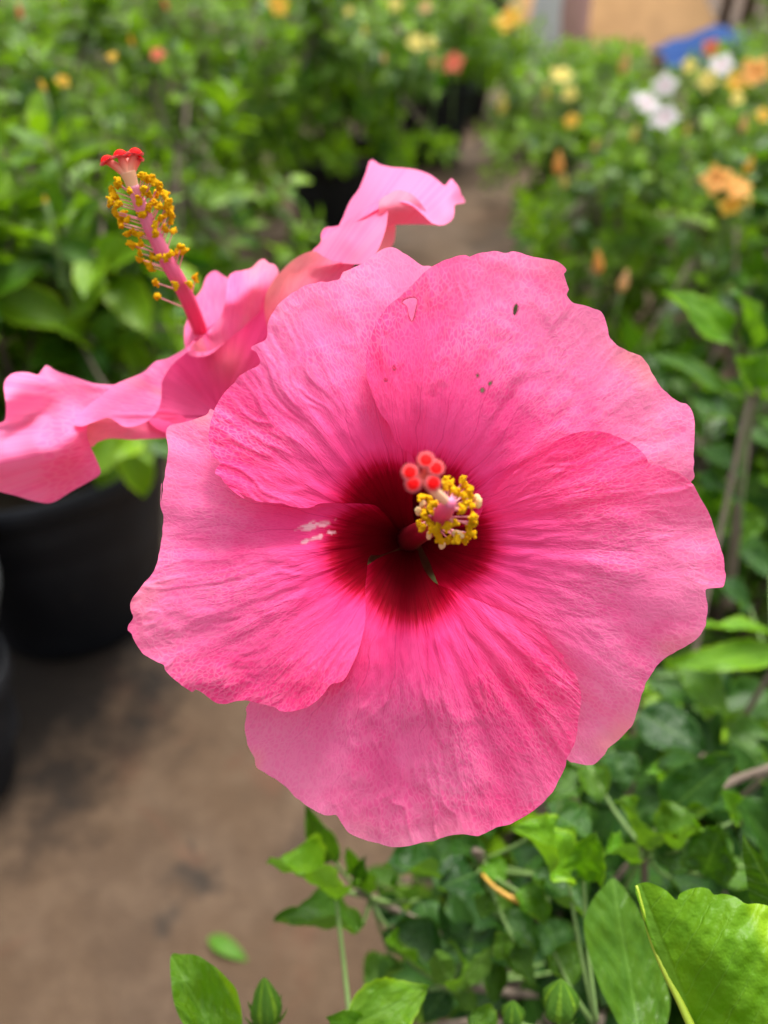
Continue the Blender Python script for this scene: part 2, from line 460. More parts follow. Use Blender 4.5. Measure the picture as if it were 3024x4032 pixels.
def leaf_grid(W=.5, cup=.4, fold=.0, bend=.3, serr=0.0, nu=4, nv=6, crinkle=0.0, seed=0, wave=0.0, twist=0.0):
    """unit-length leaf along +Y, normal +Z; returns V, F, lu, lv"""
    us = np.linspace(-1, 1, nu + 1); vv = np.linspace(0, 1, nv + 1)
    U, Vv = np.meshgrid(us, vv)
    hw = W / 2 * np.maximum(leaf_shape(Vv), .012)
    if serr: hw = hw * (1 + serr * (np.abs(((Vv * 9) % 1) - .5) * 2 - .5) * (np.abs(U) ** 3) * (Vv > .25))
    a = U * max(cup, 1e-3)
    x = hw * np.sin(a) / max(cup, 1e-3); z = hw * (1 - np.cos(a)) / max(cup, 1e-3)
    z = z + np.abs(U) * hw * fold
    z = z + wave * np.sin(Vv * 11 + seed) * U * U * W * .5 + wave * .7 * np.sin(Vv * 7 + 2 * seed) * U * W * .3
    if crinkle: z = z + crinkle * (fbm(U * 2.2 + seed, Vv * 6, seed, 2)) * (.2 + np.abs(U)) * W * .35
    if twist:
        ta = twist * Vv; x, z = x * np.cos(ta) - z * np.sin(ta), x * np.sin(ta) + z * np.cos(ta)
    # bend along the length
    if abs(bend) > 1e-3:
        b = bend * Vv; y0 = np.sin(b) / bend; z0 = -(1 - np.cos(b)) / bend
        y = y0 + z * np.sin(b); z = z0 + z * np.cos(b)
    else: y = Vv
    P = np.stack([x, y, z], -1).reshape(-1, 3)
    I = np.arange((nu + 1) * (nv + 1)).reshape(nv + 1, nu + 1)
    F = np.stack([I[:-1, :-1], I[:-1, 1:], I[1:, 1:], I[1:, :-1]], -1).reshape(-1, 4)
    return P, F, U.ravel(), Vv.ravel()

def leaf_data(name, mat, **k):
    P, F, u, v = leaf_grid(**k)
    me = np_mesh(name, P, F, mat); attr(me, 'lu', u); attr(me, 'lv', v)
    return me

def frame(along, normal):
    y = along.normalized(); z = normal - y * normal.dot(y)
    z = z.normalized() if z.length > 1e-5 else y.orthogonal().normalized()
    x = y.cross(z)
    return Matrix((x, y, z)).transposed()

SHARED = {}
def shared_leaves(matname):
    if matname not in SHARED:
        SHARED[matname] = [leaf_data('leaf', M[matname], W=.52 + .05 * i, cup=.35 + .14 * i, bend=.25 + .2 * (i % 3), nu=4, nv=6, serr=.10,
                                     crinkle=.12, wave=.08, seed=i * 7 + 3) for i in range(6)]
    return SHARED[matname]
LOW = [leaf_grid(W=.55, cup=.5, bend=b, nu=2, nv=4) for b in (.2, .6, 1.0)]

def in_view(p, m=1.08):
    q = p - CAMP; d = q.dot(FW)
    return d > .03 and abs(q.dot(RI) / d * FPX) < IW / 2 * m and abs(q.dot(UP_C) / d * FPX) < IH / 2 * m

def shrub(label, cx, cy, z0, top, rad, shoots, parts, seed, size=.062, group='potted hibiscus shrubs in the nursery rows', matname='leaf', tint=(0, 1), low=.0, name='hibiscus_shrub', near_rank=True):
    rg = random.Random(seed)
    root = empty(name, (cx, cy, z0)); tag(root, label, 'shrub', group)
    base = Vector((cx, cy, z0)); H = top - z0
    leaves = []; SV, SF = [], []
    mains = []
    def add_tube(path, rr, k=5):
        v, f = tube(path, rr, k); o = len(SV); SV.extend(v); SF.extend([tuple(i + o for i in q) for q in f])
    for i in range(7):
        a = 2 * math.pi * i / 7 + rg.random(); s = rg.uniform(.25, .6)
        p1 = base + Vector((math.cos(a) * rad * s * .5, math.sin(a) * rad * s * .5, H * .35)); p2 = base + Vector((math.cos(a) * rad * s, math.sin(a) * rad * s, H * rg.uniform(.6, .8)))
        b0 = base + Vector((math.cos(a) * .015, math.sin(a) * .015, -.02))
        add_tube([b0, p1, p2], [.006, .0045, .003]); mains.append((b0, p1, p2))
    tips = []
    for i in range(shoots):
        # shoot tips over a domed crown
        a = rg.uniform(0, 2 * math.pi); e = rg.random() ** .75
        el = e * math.pi / 2
        k = rg.uniform(.78, 1.06) if rg.random() < .75 else rg.uniform(.45, .8)
        hz = low + (1 - low) * math.sin(el) if rg.random() < .7 else low + (1 - low) * rg.uniform(.0, .6)
        rr = rad * k * max(.25, math.cos(el) ** .6)
        tip = base + Vector((math.cos(a) * rr, math.sin(a) * rr, H * hz * k * rg.uniform(.9, 1.04)))
        tip.z = max(tip.z, base.z + .02)
        m = min(mains, key=lambda q: (q[2] - tip).length); st = m[2] if rg.random() < .5 else m[1].lerp(m[2], .5)
        mid = st.lerp(tip, .55) + Vector((0, 0, -.02))
        add_tube([st, mid, tip], [.0028, .0022, .0012], 4)
        d = ((tip - mid).normalized() + Vector((0, 0, .55))).normalized()
        tips.append((tip, d))
        nl = rg.randint(8, 12); ph = rg.random() * 6
        ex = d.orthogonal().normalized(); ey = d.cross(ex)
        for q in range(nl):
            t = q / nl; an = ph + q * 2.4
            rdir = ex * math.cos(an) + ey * math.sin(an)
            al = (rdir * (1.0 - .6 * t) + d * (.15 + .8 * t) + Vector((rg.uniform(-.3, .3), rg.uniform(-.3, .3), rg.uniform(-.35, .2)))).normalized()
            p = tip - d * (.075 * (1 - t)) + rdir * .004
            L = size * rg.uniform(.65, 1.2) * (1.0 - .45 * t ** 2)
            nrm = (d * (1 - .4 * t) - rdir * (.1 + .7 * t) + Vector((0, 0, .6))).normalized()
            leaves.append((p, al, nrm, L, rg.random() * (tint[1] - tint[0]) + tint[0], rg.randrange(6)))
    build('stem', SV, SF, M['bark'], root)
    vis = [q for q in leaves if in_view(q[0] + q[1] * q[3] * .5)]
    hid = [q for q in leaves if not in_view(q[0] + q[1] * q[3] * .5)]
    vis.sort(key=lambda q: (q[0] - CAMP).length - .15 * (q[0].z - z0))
    part, rest = vis[:parts], vis[parts:] + hid
    sh = shared_leaves(matname)
    for p, al, nr, L, rn, k in part:
        o = bpy.data.objects.new('leaf', sh[k]); COL.objects.link(o); o.parent = root
        o.matrix_basis = Matrix.Translation(p - base) @ frame(al, nr).to_4x4() @ Matrix.Scale(L, 4)
    if rest:
        VV, FF, UU, LV, LR = [], [], [], [], []; off = 0
        for p, al, nr, L, rn, k in rest:
            P, F, u, v = LOW[k % 3]; m = np.array(frame(al, nr))
            VV.append(P @ m.T * L + np.array(p)); FF.append(F + off); off += len(P); UU.append(u); LV.append(v); LR.append(np.full(len(u), rn))
        o = build('foliage', np.vstack(VV), np.vstack(FF), M['leaf_stuff'] if matname == 'leaf' else M['leaf_stuff'], root,
                  attrs={'lu': np.concatenate(UU), 'lv': np.concatenate(LV), 'lr': np.concatenate(LR)})
        o['kind'] = 'stuff'
    return root, tips

def flower_pot(label, cx, cy, r, h, mat='pot', group='black nursery pots along the row'):
    root = empty('flower_pot', (cx, cy, 0)); tag(root, label, 'flower pot', group)
    b = r * .70
    prof = [(.001, .004), (b * .97, .004), (b, .012), (b + (r * .95 - b) * .5, h * .5), (r * .945, h - .034), (r * .95, h - .030)]
    rim = [(r * .952, h - .034), (r, h - .030), (r * 1.01, h - .012), (r * 1.005, h - .002), (r * .985, h), (r * .955, h - .004), (r * .93, h - .04), (r * .88, h - .10)]
    for nm, pr in (('body', prof), ('rim', rim)):
        v, f = lathe(pr, 64); build(nm, [Vector(q) + Vector((cx, cy, 0)) for q in v], f, M[mat], root)
    ns = 20; sv = [(cx, cy, h - .045)]; sf = []
    for i in range(1, 6):
        for k in range(ns):
            a = 2 * math.pi * k / ns; rr = r * .925 * i / 5
            sv.append((cx + math.cos(a) * rr, cy + math.sin(a) * rr, h - .05 + .012 * float(vnoise(rr * 40, a * 3, 3))))
    for k in range(ns):
        sf.append((0, 1 + k, 1 + (k + 1) % ns))
        for i in range(4):
            a0 = 1 + i * ns; sf.append((a0 + k, a0 + ns + k, a0 + ns + (k + 1) % ns, a0 + (k + 1) % ns))
    build('soil', sv, sf, M['soil'], root)
    return root

# ------------------------------------------------------------------ the large open flower
CX, CY, D0 = 1613.0, 2124.0, 0.210
KPX = D0 / FPX                          # metres per photograph pixel on the flower's plane
FC = at(CX, CY, D0); nFC = np.array(FC)
PETALS = {
 'A': (58, Z('z2', (330, 770), (300, 700), (270, 660), (245, 600), (228, 550), (219, 500), (222, 440), (240, 380), (262, 330), (300, 275), (345, 240), (400, 185), (460, 135), (530, 105), (578, 94), (590, 99), (620, 88), (680, 80), (722, 89), (745, 84), (800, 97), (850, 108), (905, 118), (938, 148), (929, 160), (935, 185), (946, 218), (938, 236), (960, 262), (1010, 278), (1060, 300), (1078, 330), (1090, 380), (1110, 410), (1150, 435), (1200, 455), (1230, 490), (1260, 540), (1300, 590), (1345, 622), (1370, 627), (1390, 650), (1398, 690), (1395, 780), (1392, 860), (1383, 905))
       + [(2600, 1970), (2350, 2030), (2050, 2070), (1850, 2090), (1720, 2100), (1640, 2075), (1625, 1960), (1640, 1870), (1628, 1805), (1600, 1778)]),
 'B': (-8, [(1660, 2100), (1740, 2088), (1834, 2072), (1882, 2044)] + Z('z2', (640, 1000), (660, 970), (690, 930), (740, 880), (800, 835), (870, 780), (930, 745), (990, 728), (1060, 727), (1120, 745), (1180, 775), (1215, 808), (1235, 842), (1262, 846), (1300, 860), (1350, 880), (1385, 910), (1415, 960), (1440, 1000))
       + Z('r6', (580, 1085), (610, 1180), (635, 1270), (646, 1350), (640, 1402), (620, 1413), (562, 1420), (555, 1440), (565, 1500), (560, 1560), (545, 1610), (500, 1660), (430, 1700), (370, 1735), (310, 1800))
       + Z('r7', (1110, 610), (1085, 710), (1060, 790), (1030, 850), (960, 925), (892, 972), (888, 985), (870, 1020), (830, 1060), (795, 1077), (700, 1060), (655, 1045))
       + [(2100, 2880), (1980, 2700), (1850, 2500), (1740, 2330), (1690, 2210), (1660, 2150)]),
 'C': (-88, [(1640, 2165)] + Z('z4', (510, 1180), (530, 1260), (570, 1350), (650, 1440), (760, 1490)) + Z('r7', (0, 50), (60, 75), (130, 100), (220, 140), (320, 180), (430, 225), (500, 280), (560, 350), (590, 392), (635, 422), (636, 458), (690, 520), (710, 550), (725, 600), (738, 680), (730, 750), (714, 815), (712, 870), (690, 950), (652, 1030), (640, 1090), (600, 1170), (560, 1240), (490, 1310), (400, 1380), (310, 1430), (230, 1450), (150, 1488), (112, 1502), (60, 1490), (10, 1488))
       + Z('z3', (1620, 1648), (1580, 1660), (1550, 1675), (1500, 1680), (1440, 1697), (1350, 1700), (1280, 1680), (1200, 1655), (1150, 1630), (1120, 1590), (1092, 1552), (1040, 1550), (960, 1510), (900, 1460), (860, 1420), (800, 1380), (724, 1331), (712, 1290), (690, 1250), (675, 1200), (668, 1140), (678, 1080), (688, 1030))
       + [(1100, 2650), (1230, 2520), (1330, 2400), (1390, 2280), (1470, 2210), (1560, 2170)]),
 'D': (195, [(1575, 2150), (1500, 2185)] + Z('z3', (1250, 345), (1237, 430), (1230, 500), (1232, 600), (1225, 680), (1200, 780), (1170, 850), (1130, 920), (1072, 938), (1040, 980), (1000, 1020), (950, 1050), (880, 1068), (832, 1066), (812, 1052), (740, 1035), (690, 1020), (640, 1018), (590, 1030), (540, 1030), (500, 1005), (470, 980), (440, 965), (425, 976), (400, 960), (350, 925), (300, 880), (290, 852), (250, 835), (200, 800), (160, 750), (142, 706), (122, 692), (125, 665), (145, 628), (132, 590), (140, 550), (180, 490), (240, 420), (265, 360), (275, 280), (285, 170), (272, 100), (280, 0))
       + Z('r3', (950, 1020), (965, 930), (980, 830), (995, 720), (990, 640), (990, 600), (1010, 570), (1080, 550), (1150, 530), (1230, 500), (1275, 480)) + [(1000, 1760), (1200, 1900), (1400, 1935), (1500, 1990), (1570, 2080)]),
 'E': (125, [(1570, 2090), (1530, 2039), (1506, 2015), (1482, 1993), (1458, 1986), (1400, 1982)] + Z('z3', (1130, 98), (1070, 95), (1010, 100), (990, 112), (950, 120), (900, 115), (850, 100), (800, 95), (720, 85), (640, 45)) + Z('r3', (1450, 1000), (1390, 960), (1340, 910), (1310, 870), (1281, 850), (1290, 820), (1308, 790), (1270, 750), (1245, 700), (1235, 640), (1245, 570), (1270, 490), (1290, 440), (1340, 370), (1400, 300), (1440, 260), (1500, 232), (1540, 210), (1545, 180), (1520, 130), (1490, 100))
       + Z('r4', (480, 1010), (484, 950), (500, 900), (540, 840), (600, 780), (680, 730), (760, 708), (830, 702), (880, 690), (900, 655), (955, 628), (1005, 603), (1050, 570), (1100, 533), (1160, 518), (1210, 535), (1270, 575), (1330, 613), (1390, 625)) + [(1730, 1150), (1680, 1400), (1660, 1600), (1660, 1800), (1650, 2000), (1625, 2080)]),
}
PSEED = {'A': 1, 'B': 2, 'C': 3, 'D': 4, 'E': 5}
A_HOLES = [Z('z2', (747, 306), (749, 285), (757, 271), (762, 278), (758, 298), (751, 310)),
           Z('z2', (350, 264), (374, 250), (401, 254), (396, 290), (384, 331), (372, 305), (366, 278)),
           Z('z2', (631, 585), (630, 575), (638, 571), (642, 579), (637, 587)), Z('z2', (658, 559), (660, 551), (668, 548), (669, 555), (663, 561)),
           Z('z2', (285, 540), (291, 536), (296, 543), (290, 547)), Z('z2', (316, 495), (321, 493), (325, 503), (320, 506)), Z('z2', (615, 524), (620, 522), (622, 529), (617, 531))]

def wrapd(a): return (a + np.pi) % (2 * np.pi) - np.pi

def petal_height(u, v, key):
    """height in metres over the flower's plane at plane pixels (u right, v up)"""
    ax = math.radians(PETALS[key][0]); sd = PSEED[key]
    r = np.hypot(u, v) * KPX * 1000                     # mm
    ph = wrapd(np.arctan2(v, u) - ax)
    s = np.clip(r / 78, 0, 1.3)
    h = -27 * np.exp(-(r / 13.0) ** 1.25) + 4.5 * np.exp(-((r - 34) / 24) ** 2) - 5.0 * np.clip(s - .45, 0, 2) ** 2
    h = h + 2.6 * np.clip((ph - .30) / .45, 0, 1) ** 2 * np.clip(s, 0, 1)   # covering margin lifts a little
    h = h + .098 * r * ph                               # overlap like a pinwheel
    # lengthwise dish of the petal between its edges and waves growing towards the rim
    h = h + 1.3 * s * np.cos(ph * 3.2)
    h = h + (1.35 * np.sin(ph * 8.5 + sd * 1.7) + .8 * np.sin(ph * 15 + sd * 2.9 + r * .05)) * s ** 3.2
    h = h + 1.1 * fbm(ph * 4.2 + sd * 9, r / 26, sd, 2) * s ** 1.6
    # soft pleats along the veins and crumpled patches
    pl = vnoise(ph * 13 + sd * 3, r / 40, sd + 40)
    h = h + .62 * pl * s ** .8
    cr = fbm(ph * 14 + .8 * vnoise(ph * 5, r / 12, sd + 9), r / 20 + .4 * vnoise(ph * 9, r / 20, sd + 3), sd + 60, 3)
    pm = np.clip(fbm(ph * 2.6, r / 24, sd + 80, 2) * .9 + .35 + .5 * ph, 0, 1.3)
    h = h + .42 * (1 - np.abs(cr)) ** 2 * pm * np.clip((r - 18) / 14, 0, 1)
    return h * .001

def pix_to_plane(P, key):
    P = np.asarray(P, float); u = P[:, 0] - CX; v = -(P[:, 1] - CY)
    for _ in range(6):
        q = 1 - petal_height(u, v, key) / D0
        un = (P[:, 0] - IW / 2) * q - (CX - IW / 2); vn = -((P[:, 1] - IH / 2) * q - (CY - IH / 2))
        u, v = .5 * u + .5 * un, .5 * v + .5 * vn
    return np.stack([u, v], 1)

flower = empty('hibiscus_flower', FC + FW * .034)
tag(flower, 'large fully open pink hibiscus flower facing front, with dark red throat and insect holes', 'flower')
for key in 'ABCDE':
    ax = math.radians(PETALS[key][0])
    B = spline(PETALS[key][1], 9)
    rB = np.hypot(B[:, 0] - CX, B[:, 1] - CY)
    arc = np.arange(len(B)); jit = vnoise(arc * .35, arc * 0 + 3, PSEED[key]) * 2.2 + vnoise(arc * .09, arc * 0, PSEED[key] + 5) * 3
    nrm = np.stack([B[:, 0] - CX, B[:, 1] - CY], 1) / rB[:, None]
    B = B + nrm * (jit * np.clip((rB - 350) / 300, 0, 1))[:, None]
    B = pix_to_plane(B, key)
    holes = [pix_to_plane(spline(h, 5), key) for h in A_HOLES] if key == 'A' else []
    V2, T, ed = triangulate(B, 6.5, holes)
    h = petal_height(V2[:, 0], V2[:, 1], key)
    P = nFC + (V2[:, :1] * KPX) * nRI + (V2[:, 1:] * KPX) * nUP - h[:, None] * nFW
    ph = wrapd(np.arctan2(V2[:, 1], V2[:, 0]) - ax); rr = np.hypot(V2[:, 0], V2[:, 1]) / 1180
    n = len(P); sc = np.zeros(n); hd = np.zeros(n)
    if key == 'D':
        for q in Z('z3', (985, 202, 62, 15, -.22), (990, 262, 48, 10, -.3), (1068, 233, 16, 10, 0)):
            w0 = pix_to_plane([q[:2]], key)[0]; k0 = ZONES['z3'][2]; ca, sa = math.cos(q[4]), math.sin(q[4])
            dx, dy = V2[:, 0] - w0[0], -(V2[:, 1] - w0[1]); ee = np.hypot((dx * ca + dy * sa) / (q[2] * k0), (-dx * sa + dy * ca) / (q[3] * k0))
            sc = np.maximum(sc, np.clip(1.3 - ee + .7 * vnoise(V2[:, 0] / 14, V2[:, 1] / 9, 5), 0, .85))
    for hh in holes: hd = np.maximum(hd, np.clip(.75 - seg_dist(hh, V2) / 8 + .5 * vnoise(V2[:, 0] / 20, V2[:, 1] / 20, 9), 0, .75))
    build('petal', P, T, M['petal'], flower, attrs={'sc': sc, 'hd': hd, 'pa': ph, 'pr': rr, 'ed': ed * KPX * 1000, 'tint': np.zeros(n), 'sd': np.full(n, PSEED[key] * 5.3)})

def loc_pt(x, y, h): return at(x, y, D0 - h)      # photograph pixel raised h metres over the flower's plane

# column rising out of the throat, style and stigma pads
def cr_path(pts, m=6):
    P = np.array([tuple(p) for p in pts]); n = len(P); o = []
    for i in range(n - 1):
        p0 = P[max(i - 1, 0)]; p1 = P[i]; p2 = P[i + 1]; p3 = P[min(i + 2, n - 1)]
        for k in range(m):
            t = k / m
            o.append(.5 * ((2 * p1) + (-p0 + p2) * t + (2 * p0 - 5 * p1 + 4 * p2 - p3) * t * t + (-p0 + 3 * p1 - 3 * p2 + p3) * t ** 3))
    o.append(P[-1]); return [Vector(q) for q in o]

def tapered(name, pts, radii, mat, parent, nseg=16, m=6, ca=True, t0=0, t1=1):
    path = cr_path(pts, m); n = len(path)
    rr = np.interp(np.linspace(0, 1, n), np.linspace(0, 1, len(radii)), radii)
    v, f = tube(path, list(rr), nseg)
    return build(name, v, f, mat, parent, attrs={'ct': np.repeat(np.linspace(t0, t1, n), nseg), 'ca': np.tile(np.sin(np.arange(nseg) * 2 * math.pi / nseg * 3), n)})

IV, IF = icos(3)
ANTH = []
GV, GF = icos(1)
for i in range(5):
    rs = np.random.RandomState(i + 3); VV, FF = [], []
    for k in range(26):
        a = rs.uniform(-1.25, 1.25); bb = rs.uniform(0, 6.283); rr0 = .52 * rs.uniform(.6, 1)
        c0 = np.array([math.sin(a) * .85, (1 - math.cos(a)) * .7 - .3, 0]) + rr0 * np.array([math.cos(bb) * math.sin(a) * .4, math.cos(bb) * .8, math.sin(bb)])
        VV.append(GV * rs.uniform(.24, .42) + c0); FF.append(GF + len(GV) * k)
    P = IV * np.array([.95, .5, .5]); VV.append(P); FF.append(IF + len(GV) * 26)
    ANTH.append(np_mesh('anther', np.vstack(VV), np.vstack(FF), M['anther']))
ANTHC = np_mesh('anther', IV * np.array([1.2, .75, .6]) * (1 + .12 * fbm(IV[:, 0] * 2, IV[:, 1] * 2 + IV[:, 2], 3, 2))[:, None], IF, M['anther_cream'])

def put_anther(p, size, parent, rg, cream=False):
    o = bpy.data.objects.new('anther', ANTHC if cream else rg.choice(ANTH)); link(o, parent)
    o.matrix_basis = Matrix.Translation(p - world_loc(parent)) @ Matrix(((1, 0, 0), (0, 1, 0), (0, 0, 1))).to_4x4()
    o.rotation_euler = (rg.uniform(0, 6.3), rg.uniform(0, 6.3), rg.uniform(0, 6.3)); o.scale = (size,) * 3
    o.location = p - world_loc(parent)
    return o

def filament(a, b, r, parent, sag=.0):
    mid = a.lerp(b, .55) + Vector((0, 0, sag))
    v, f = tube(cr_path([a, mid, b], 3), [r * 1.5, r * 1.35, r * 1.2, r * 1.1, r, r, r][:7], 6)
    return build('filament', v, f, M['filament'], parent)

rg = random.Random(11)
z4 = lambda x, y: Z('z4', (x, y))[0]
col_pts = [loc_pt(1613, 2124, -.030), loc_pt(1618, 2118, -.014), loc_pt(1650, 2098, .002), loc_pt(*z4(640, 960), .018), loc_pt(*z4(730, 850), .032), loc_pt(*z4(775, 780), .041)]
column = tapered('stamen_column', col_pts, [.0040, .0034, .0029, .0025, .0020, .0011], M['column'], flower, 20, t0=0, t1=.86)
main_anth = [(745, 610), (770, 640), (880, 600), (905, 650), (925, 690), (835, 700), (870, 735), (930, 745), (1005, 785, 1), (950, 820), (900, 800), (860, 840), (955, 900), (962, 945), (930, 968), (545, 745), (600, 765), (640, 795), (548, 800, 1), (512, 858, 1), (570, 890), (680, 880), (622, 832), (525, 958), (545, 988), (610, 970), (640, 1012), (668, 985), (745, 980), (800, 960), (690, 1092), (705, 1125, 1), (765, 1092), (822, 1080), (835, 1042, 1), (890, 1060), (942, 1040), (900, 1085), (600, 1052, 1), (735, 655), (800, 690), (655, 880), (985, 760, 1), (670, 1040)]
tipp = col_pts[-1]
for q in main_anth:
    x, y = z4(q[0], q[1]); dx, dy = q[0] - 775, q[1] - 790; dd = math.hypot(dx, dy)
    h = .036 - .013 * min(1, dd / 340) + rg.uniform(-.002, .002)
    p = loc_pt(x, y, h)
    put_anther(p, .00124 * rg.uniform(.85, 1.15) * (.95 if len(q) > 2 else 1), column, rg, len(q) > 2)
    t = .99 - .42 * min(1, dd / 340) * rg.uniform(.8, 1.1)
    cp = cr_path(col_pts, 6); b = cp[int(t * (len(cp) - 1))]
    filament(b, p, .00019, column)
sty0 = loc_pt(*z4(775, 780), .041)
sty = [loc_pt(*z4(760, 790), .038), loc_pt(*z4(690, 735), .043), loc_pt(*z4(625, 670), .0465), loc_pt(*z4(565, 590), .049)]
style = tapered('style', sty, [.0009, .0011, .0011, .0010], M['style'], flower, 14, 6, t0=0, t1=.55)
for x, y in ((575, 440), (655, 505), (445, 540), (470, 635), (632, 630)):
    tip = loc_pt(*z4(x, y), .0505)
    tapered('style_branch', [sty[-1] + FW * .0006, sty[-1].lerp(tip, .5) + FW * .0004, tip + FW * .0004], [.0008, .0006, .0007], M['style'], style, 8, 3, t0=.7, t1=1)
    out_d = (tip - sty[-1]); out_d = (out_d - FW * out_d.dot(FW)).normalized()
    nv = (-FW * .92 + out_d * .25).normalized()
    ma = np.array(frame(nv.orthogonal(), nv))
    P = IV * np.array([1, 1, .34]) * .00135
    st = build('stigma', P @ ma.T + np.array(tip - FW * .0003), IF, M['stigma'], style)
    RV, RF = [], []
    for k in range(28):
        a = 2 * math.pi * k / 28; wr = 1 + .05 * math.sin(a * 5 + x)
        for q in range(8):
            b = 2 * math.pi * q / 8; RV.append(((.00138 * wr + .00018 * math.cos(b)) * math.cos(a), (.00138 * wr + .00018 * math.cos(b)) * math.sin(a), .00018 * math.sin(b)))
            RF.append((k * 8 + q, k * 8 + (q + 1) % 8, ((k + 1) % 28) * 8 + (q + 1) % 8, ((k + 1) % 28) * 8 + q))
    build('stigma_rim', np.array(RV) @ ma.T + np.array(tip - FW * .0003), RF, M['fuzz'], style)
    HV, HF = [], []
    for k in range(150):                                  # downy rim of short hairs
        a = rg.uniform(0, 6.283); el = rg.uniform(-.55, .10)
        dv = Vector((math.cos(a) * math.cos(el), math.sin(a) * math.cos(el), math.sin(el) * .6))
        b = dv * .00150; e = dv * .00150 + (dv + Vector((rg.uniform(-.4, .4), rg.uniform(-.4, .4), rg.uniform(-.2, .2)))).normalized() * .00042
        vv, ff = tube([b, e], [.000075, .00005], 3); o0 = len(HV); HV += [v for v in vv]; HF += [tuple(i + o0 for i in f) for f in ff]
    HVa = np.array([tuple(v) for v in HV]) @ ma.T + np.array(tip - FW * .0003)
    o = build('stigma_hair', HVa, HF, M['fuzz'], style); o['kind'] = 'stuff'

# calyx behind the throat and the stalk down to the bush
bk = FC + FW * .030
cv, cf = lathe([(.0015, -.030), (.004, -.026), (.0085, -.016), (.0125, -.002), (.017, .010), (.016, .0105), (.0115, -.002), (.0, -.008)], 24)
ma = np.array(frame(UP_C, -FW))
build('calyx', np.array(cv) @ ma.T + np.array(bk), cf, M['stem'], flower)
STALK_END = Vector((.10, .27, .40))
tapered('flower_stalk', [bk + FW * .026, bk + FW * .055 - UP_C * .012, STALK_END + Vector((-.02, -.03, .08)), STALK_END], [.0022, .0021, .0022, .0025], M['stem'], flower, 8)

# ------------------------------------------------------------------ the second flower, seen from its side
def tps(ctrl):
    C = np.array([c[:2] for c in ctrl], float) / 500; z = np.array([c[2] for c in ctrl], float); n = len(C)
    def U(r2): return np.where(r2 > 1e-12, r2 * np.log(np.maximum(r2, 1e-12)), 0)
    K = U(((C[:, None] - C[None]) ** 2).sum(-1)) + np.eye(n) * 2e-3
    Pm = np.hstack([np.ones((n, 1)), C]); A = np.zeros((n + 3, n + 3)); A[:n, :n] = K; A[:n, n:] = Pm; A[n:, :n] = Pm.T
    wgt = np.linalg.solve(A, np.concatenate([z, np.zeros(3)]))
    def f(P):
        q = np.asarray(P, float) / 500; out = np.zeros(len(q))
        for k in range(n): out += wgt[k] * U(((q - C[k]) ** 2).sum(-1))
        return out + wgt[n] + q @ wgt[n + 1:]
    return f

TH2 = (880.0, 1640.0)                   # its throat
def sheet(outline, ctrl, pr=(.55, .95), tint=0.0, seed=1, amp=.6, ang=0.0, wave=0.0, relief=1.35):
    B = spline(outline, 9)
    V2, T, ed = triangulate(B, 9)
    d = tps(ctrl)(V2); d = d.mean() + (d - d.mean()) * relief
    dx, dy = V2[:, 0] - TH2[0], V2[:, 1] - TH2[1]; r = np.hypot(dx, dy); a = np.arctan2(-dy, dx)
    d = d + amp * (fbm(a * 7 + seed, r / 260, seed, 3) * .8 + .6 * vnoise(a * 22, r / 400, seed + 4))
    if wave: d = d + wave * np.sin(a * 11 + seed) * np.clip(r / 500, 0, 1)
    P = at_np(V2[:, 0], V2[:, 1], d * .001)
    rr = pr[0] + (pr[1] - pr[0]) * np.clip(r / 750, 0, 1)
    # triangles run counter-clockwise in pixel space (y down): flip so they face the camera
    n = len(P); k = .25 / FPX * 1000
    return P, T[:, ::-1], {'pa': wrapd(a - ang) * .6, 'pr': rr, 'ed': ed * k, 'tint': np.full(n, tint) if np.isscalar(tint) else tint(V2), 'sd': np.full(n, seed * 3.7), 'sc': np.zeros(n), 'hd': np.zeros(n)}

def petal_of(sheets, parent):
    Vs, Fs, At, off = [], [], {}, 0
    for P, T, a in sheets:
        Vs.append(P); Fs.append(T + off); off += len(P)
        for k, v in a.items(): At.setdefault(k, []).append(v)
    return build('petal', np.vstack(Vs), np.vstack(Fs), M['petal'], parent, attrs={k: np.concatenate(v) for k, v in At.items()})

flower2 = empty('hibiscus_flower', at(795, 1552, .29))
tag(flower2, 'pink hibiscus flower turned sideways behind the open one, its long yellow-tipped stamen column pointing up', 'flower')
# petal hanging down to one side: crease, hanging lobe, rolled lip, striped underside
left = sheet(Z('r3', (720, 300), (690, 322), (560, 315), (450, 280), (340, 245), (290, 213), (272, 208), (240, 250), (222, 265), (160, 250), (80, 255), (35, 290), (22, 340), (35, 450), (30, 530), (0, 550), (-120, 600), (-150, 800), (-100, 930), (0, 960), (100, 985), (180, 1010), (280, 1028), (340, 1010), (420, 960), (520, 905), (588, 862), (597, 830), (570, 760), (540, 695), (520, 640), (520, 560), (560, 470), (640, 400)),
             Z('r3', (690, 322, 258), (450, 280, 263), (275, 210, 264), (160, 250, 259), (35, 290, 256), (25, 450, 252), (0, 590, 261), (-120, 640, 262), (150, 555, 262.5), (300, 515, 262), (480, 470, 259), (600, 400, 257),
               (450, 370, 262), (200, 400, 258.5), (0, 680, 252), (200, 640, 249), (380, 600, 247), (480, 600, 248), (520, 640, 252), (540, 695, 254), (-120, 800, 250), (0, 960, 256), (150, 820, 248), (280, 1028, 256), (400, 800, 248.5), (590, 850, 256), (450, 940, 256)),
             (.62, .95), 0.0, 1, .5, math.pi)
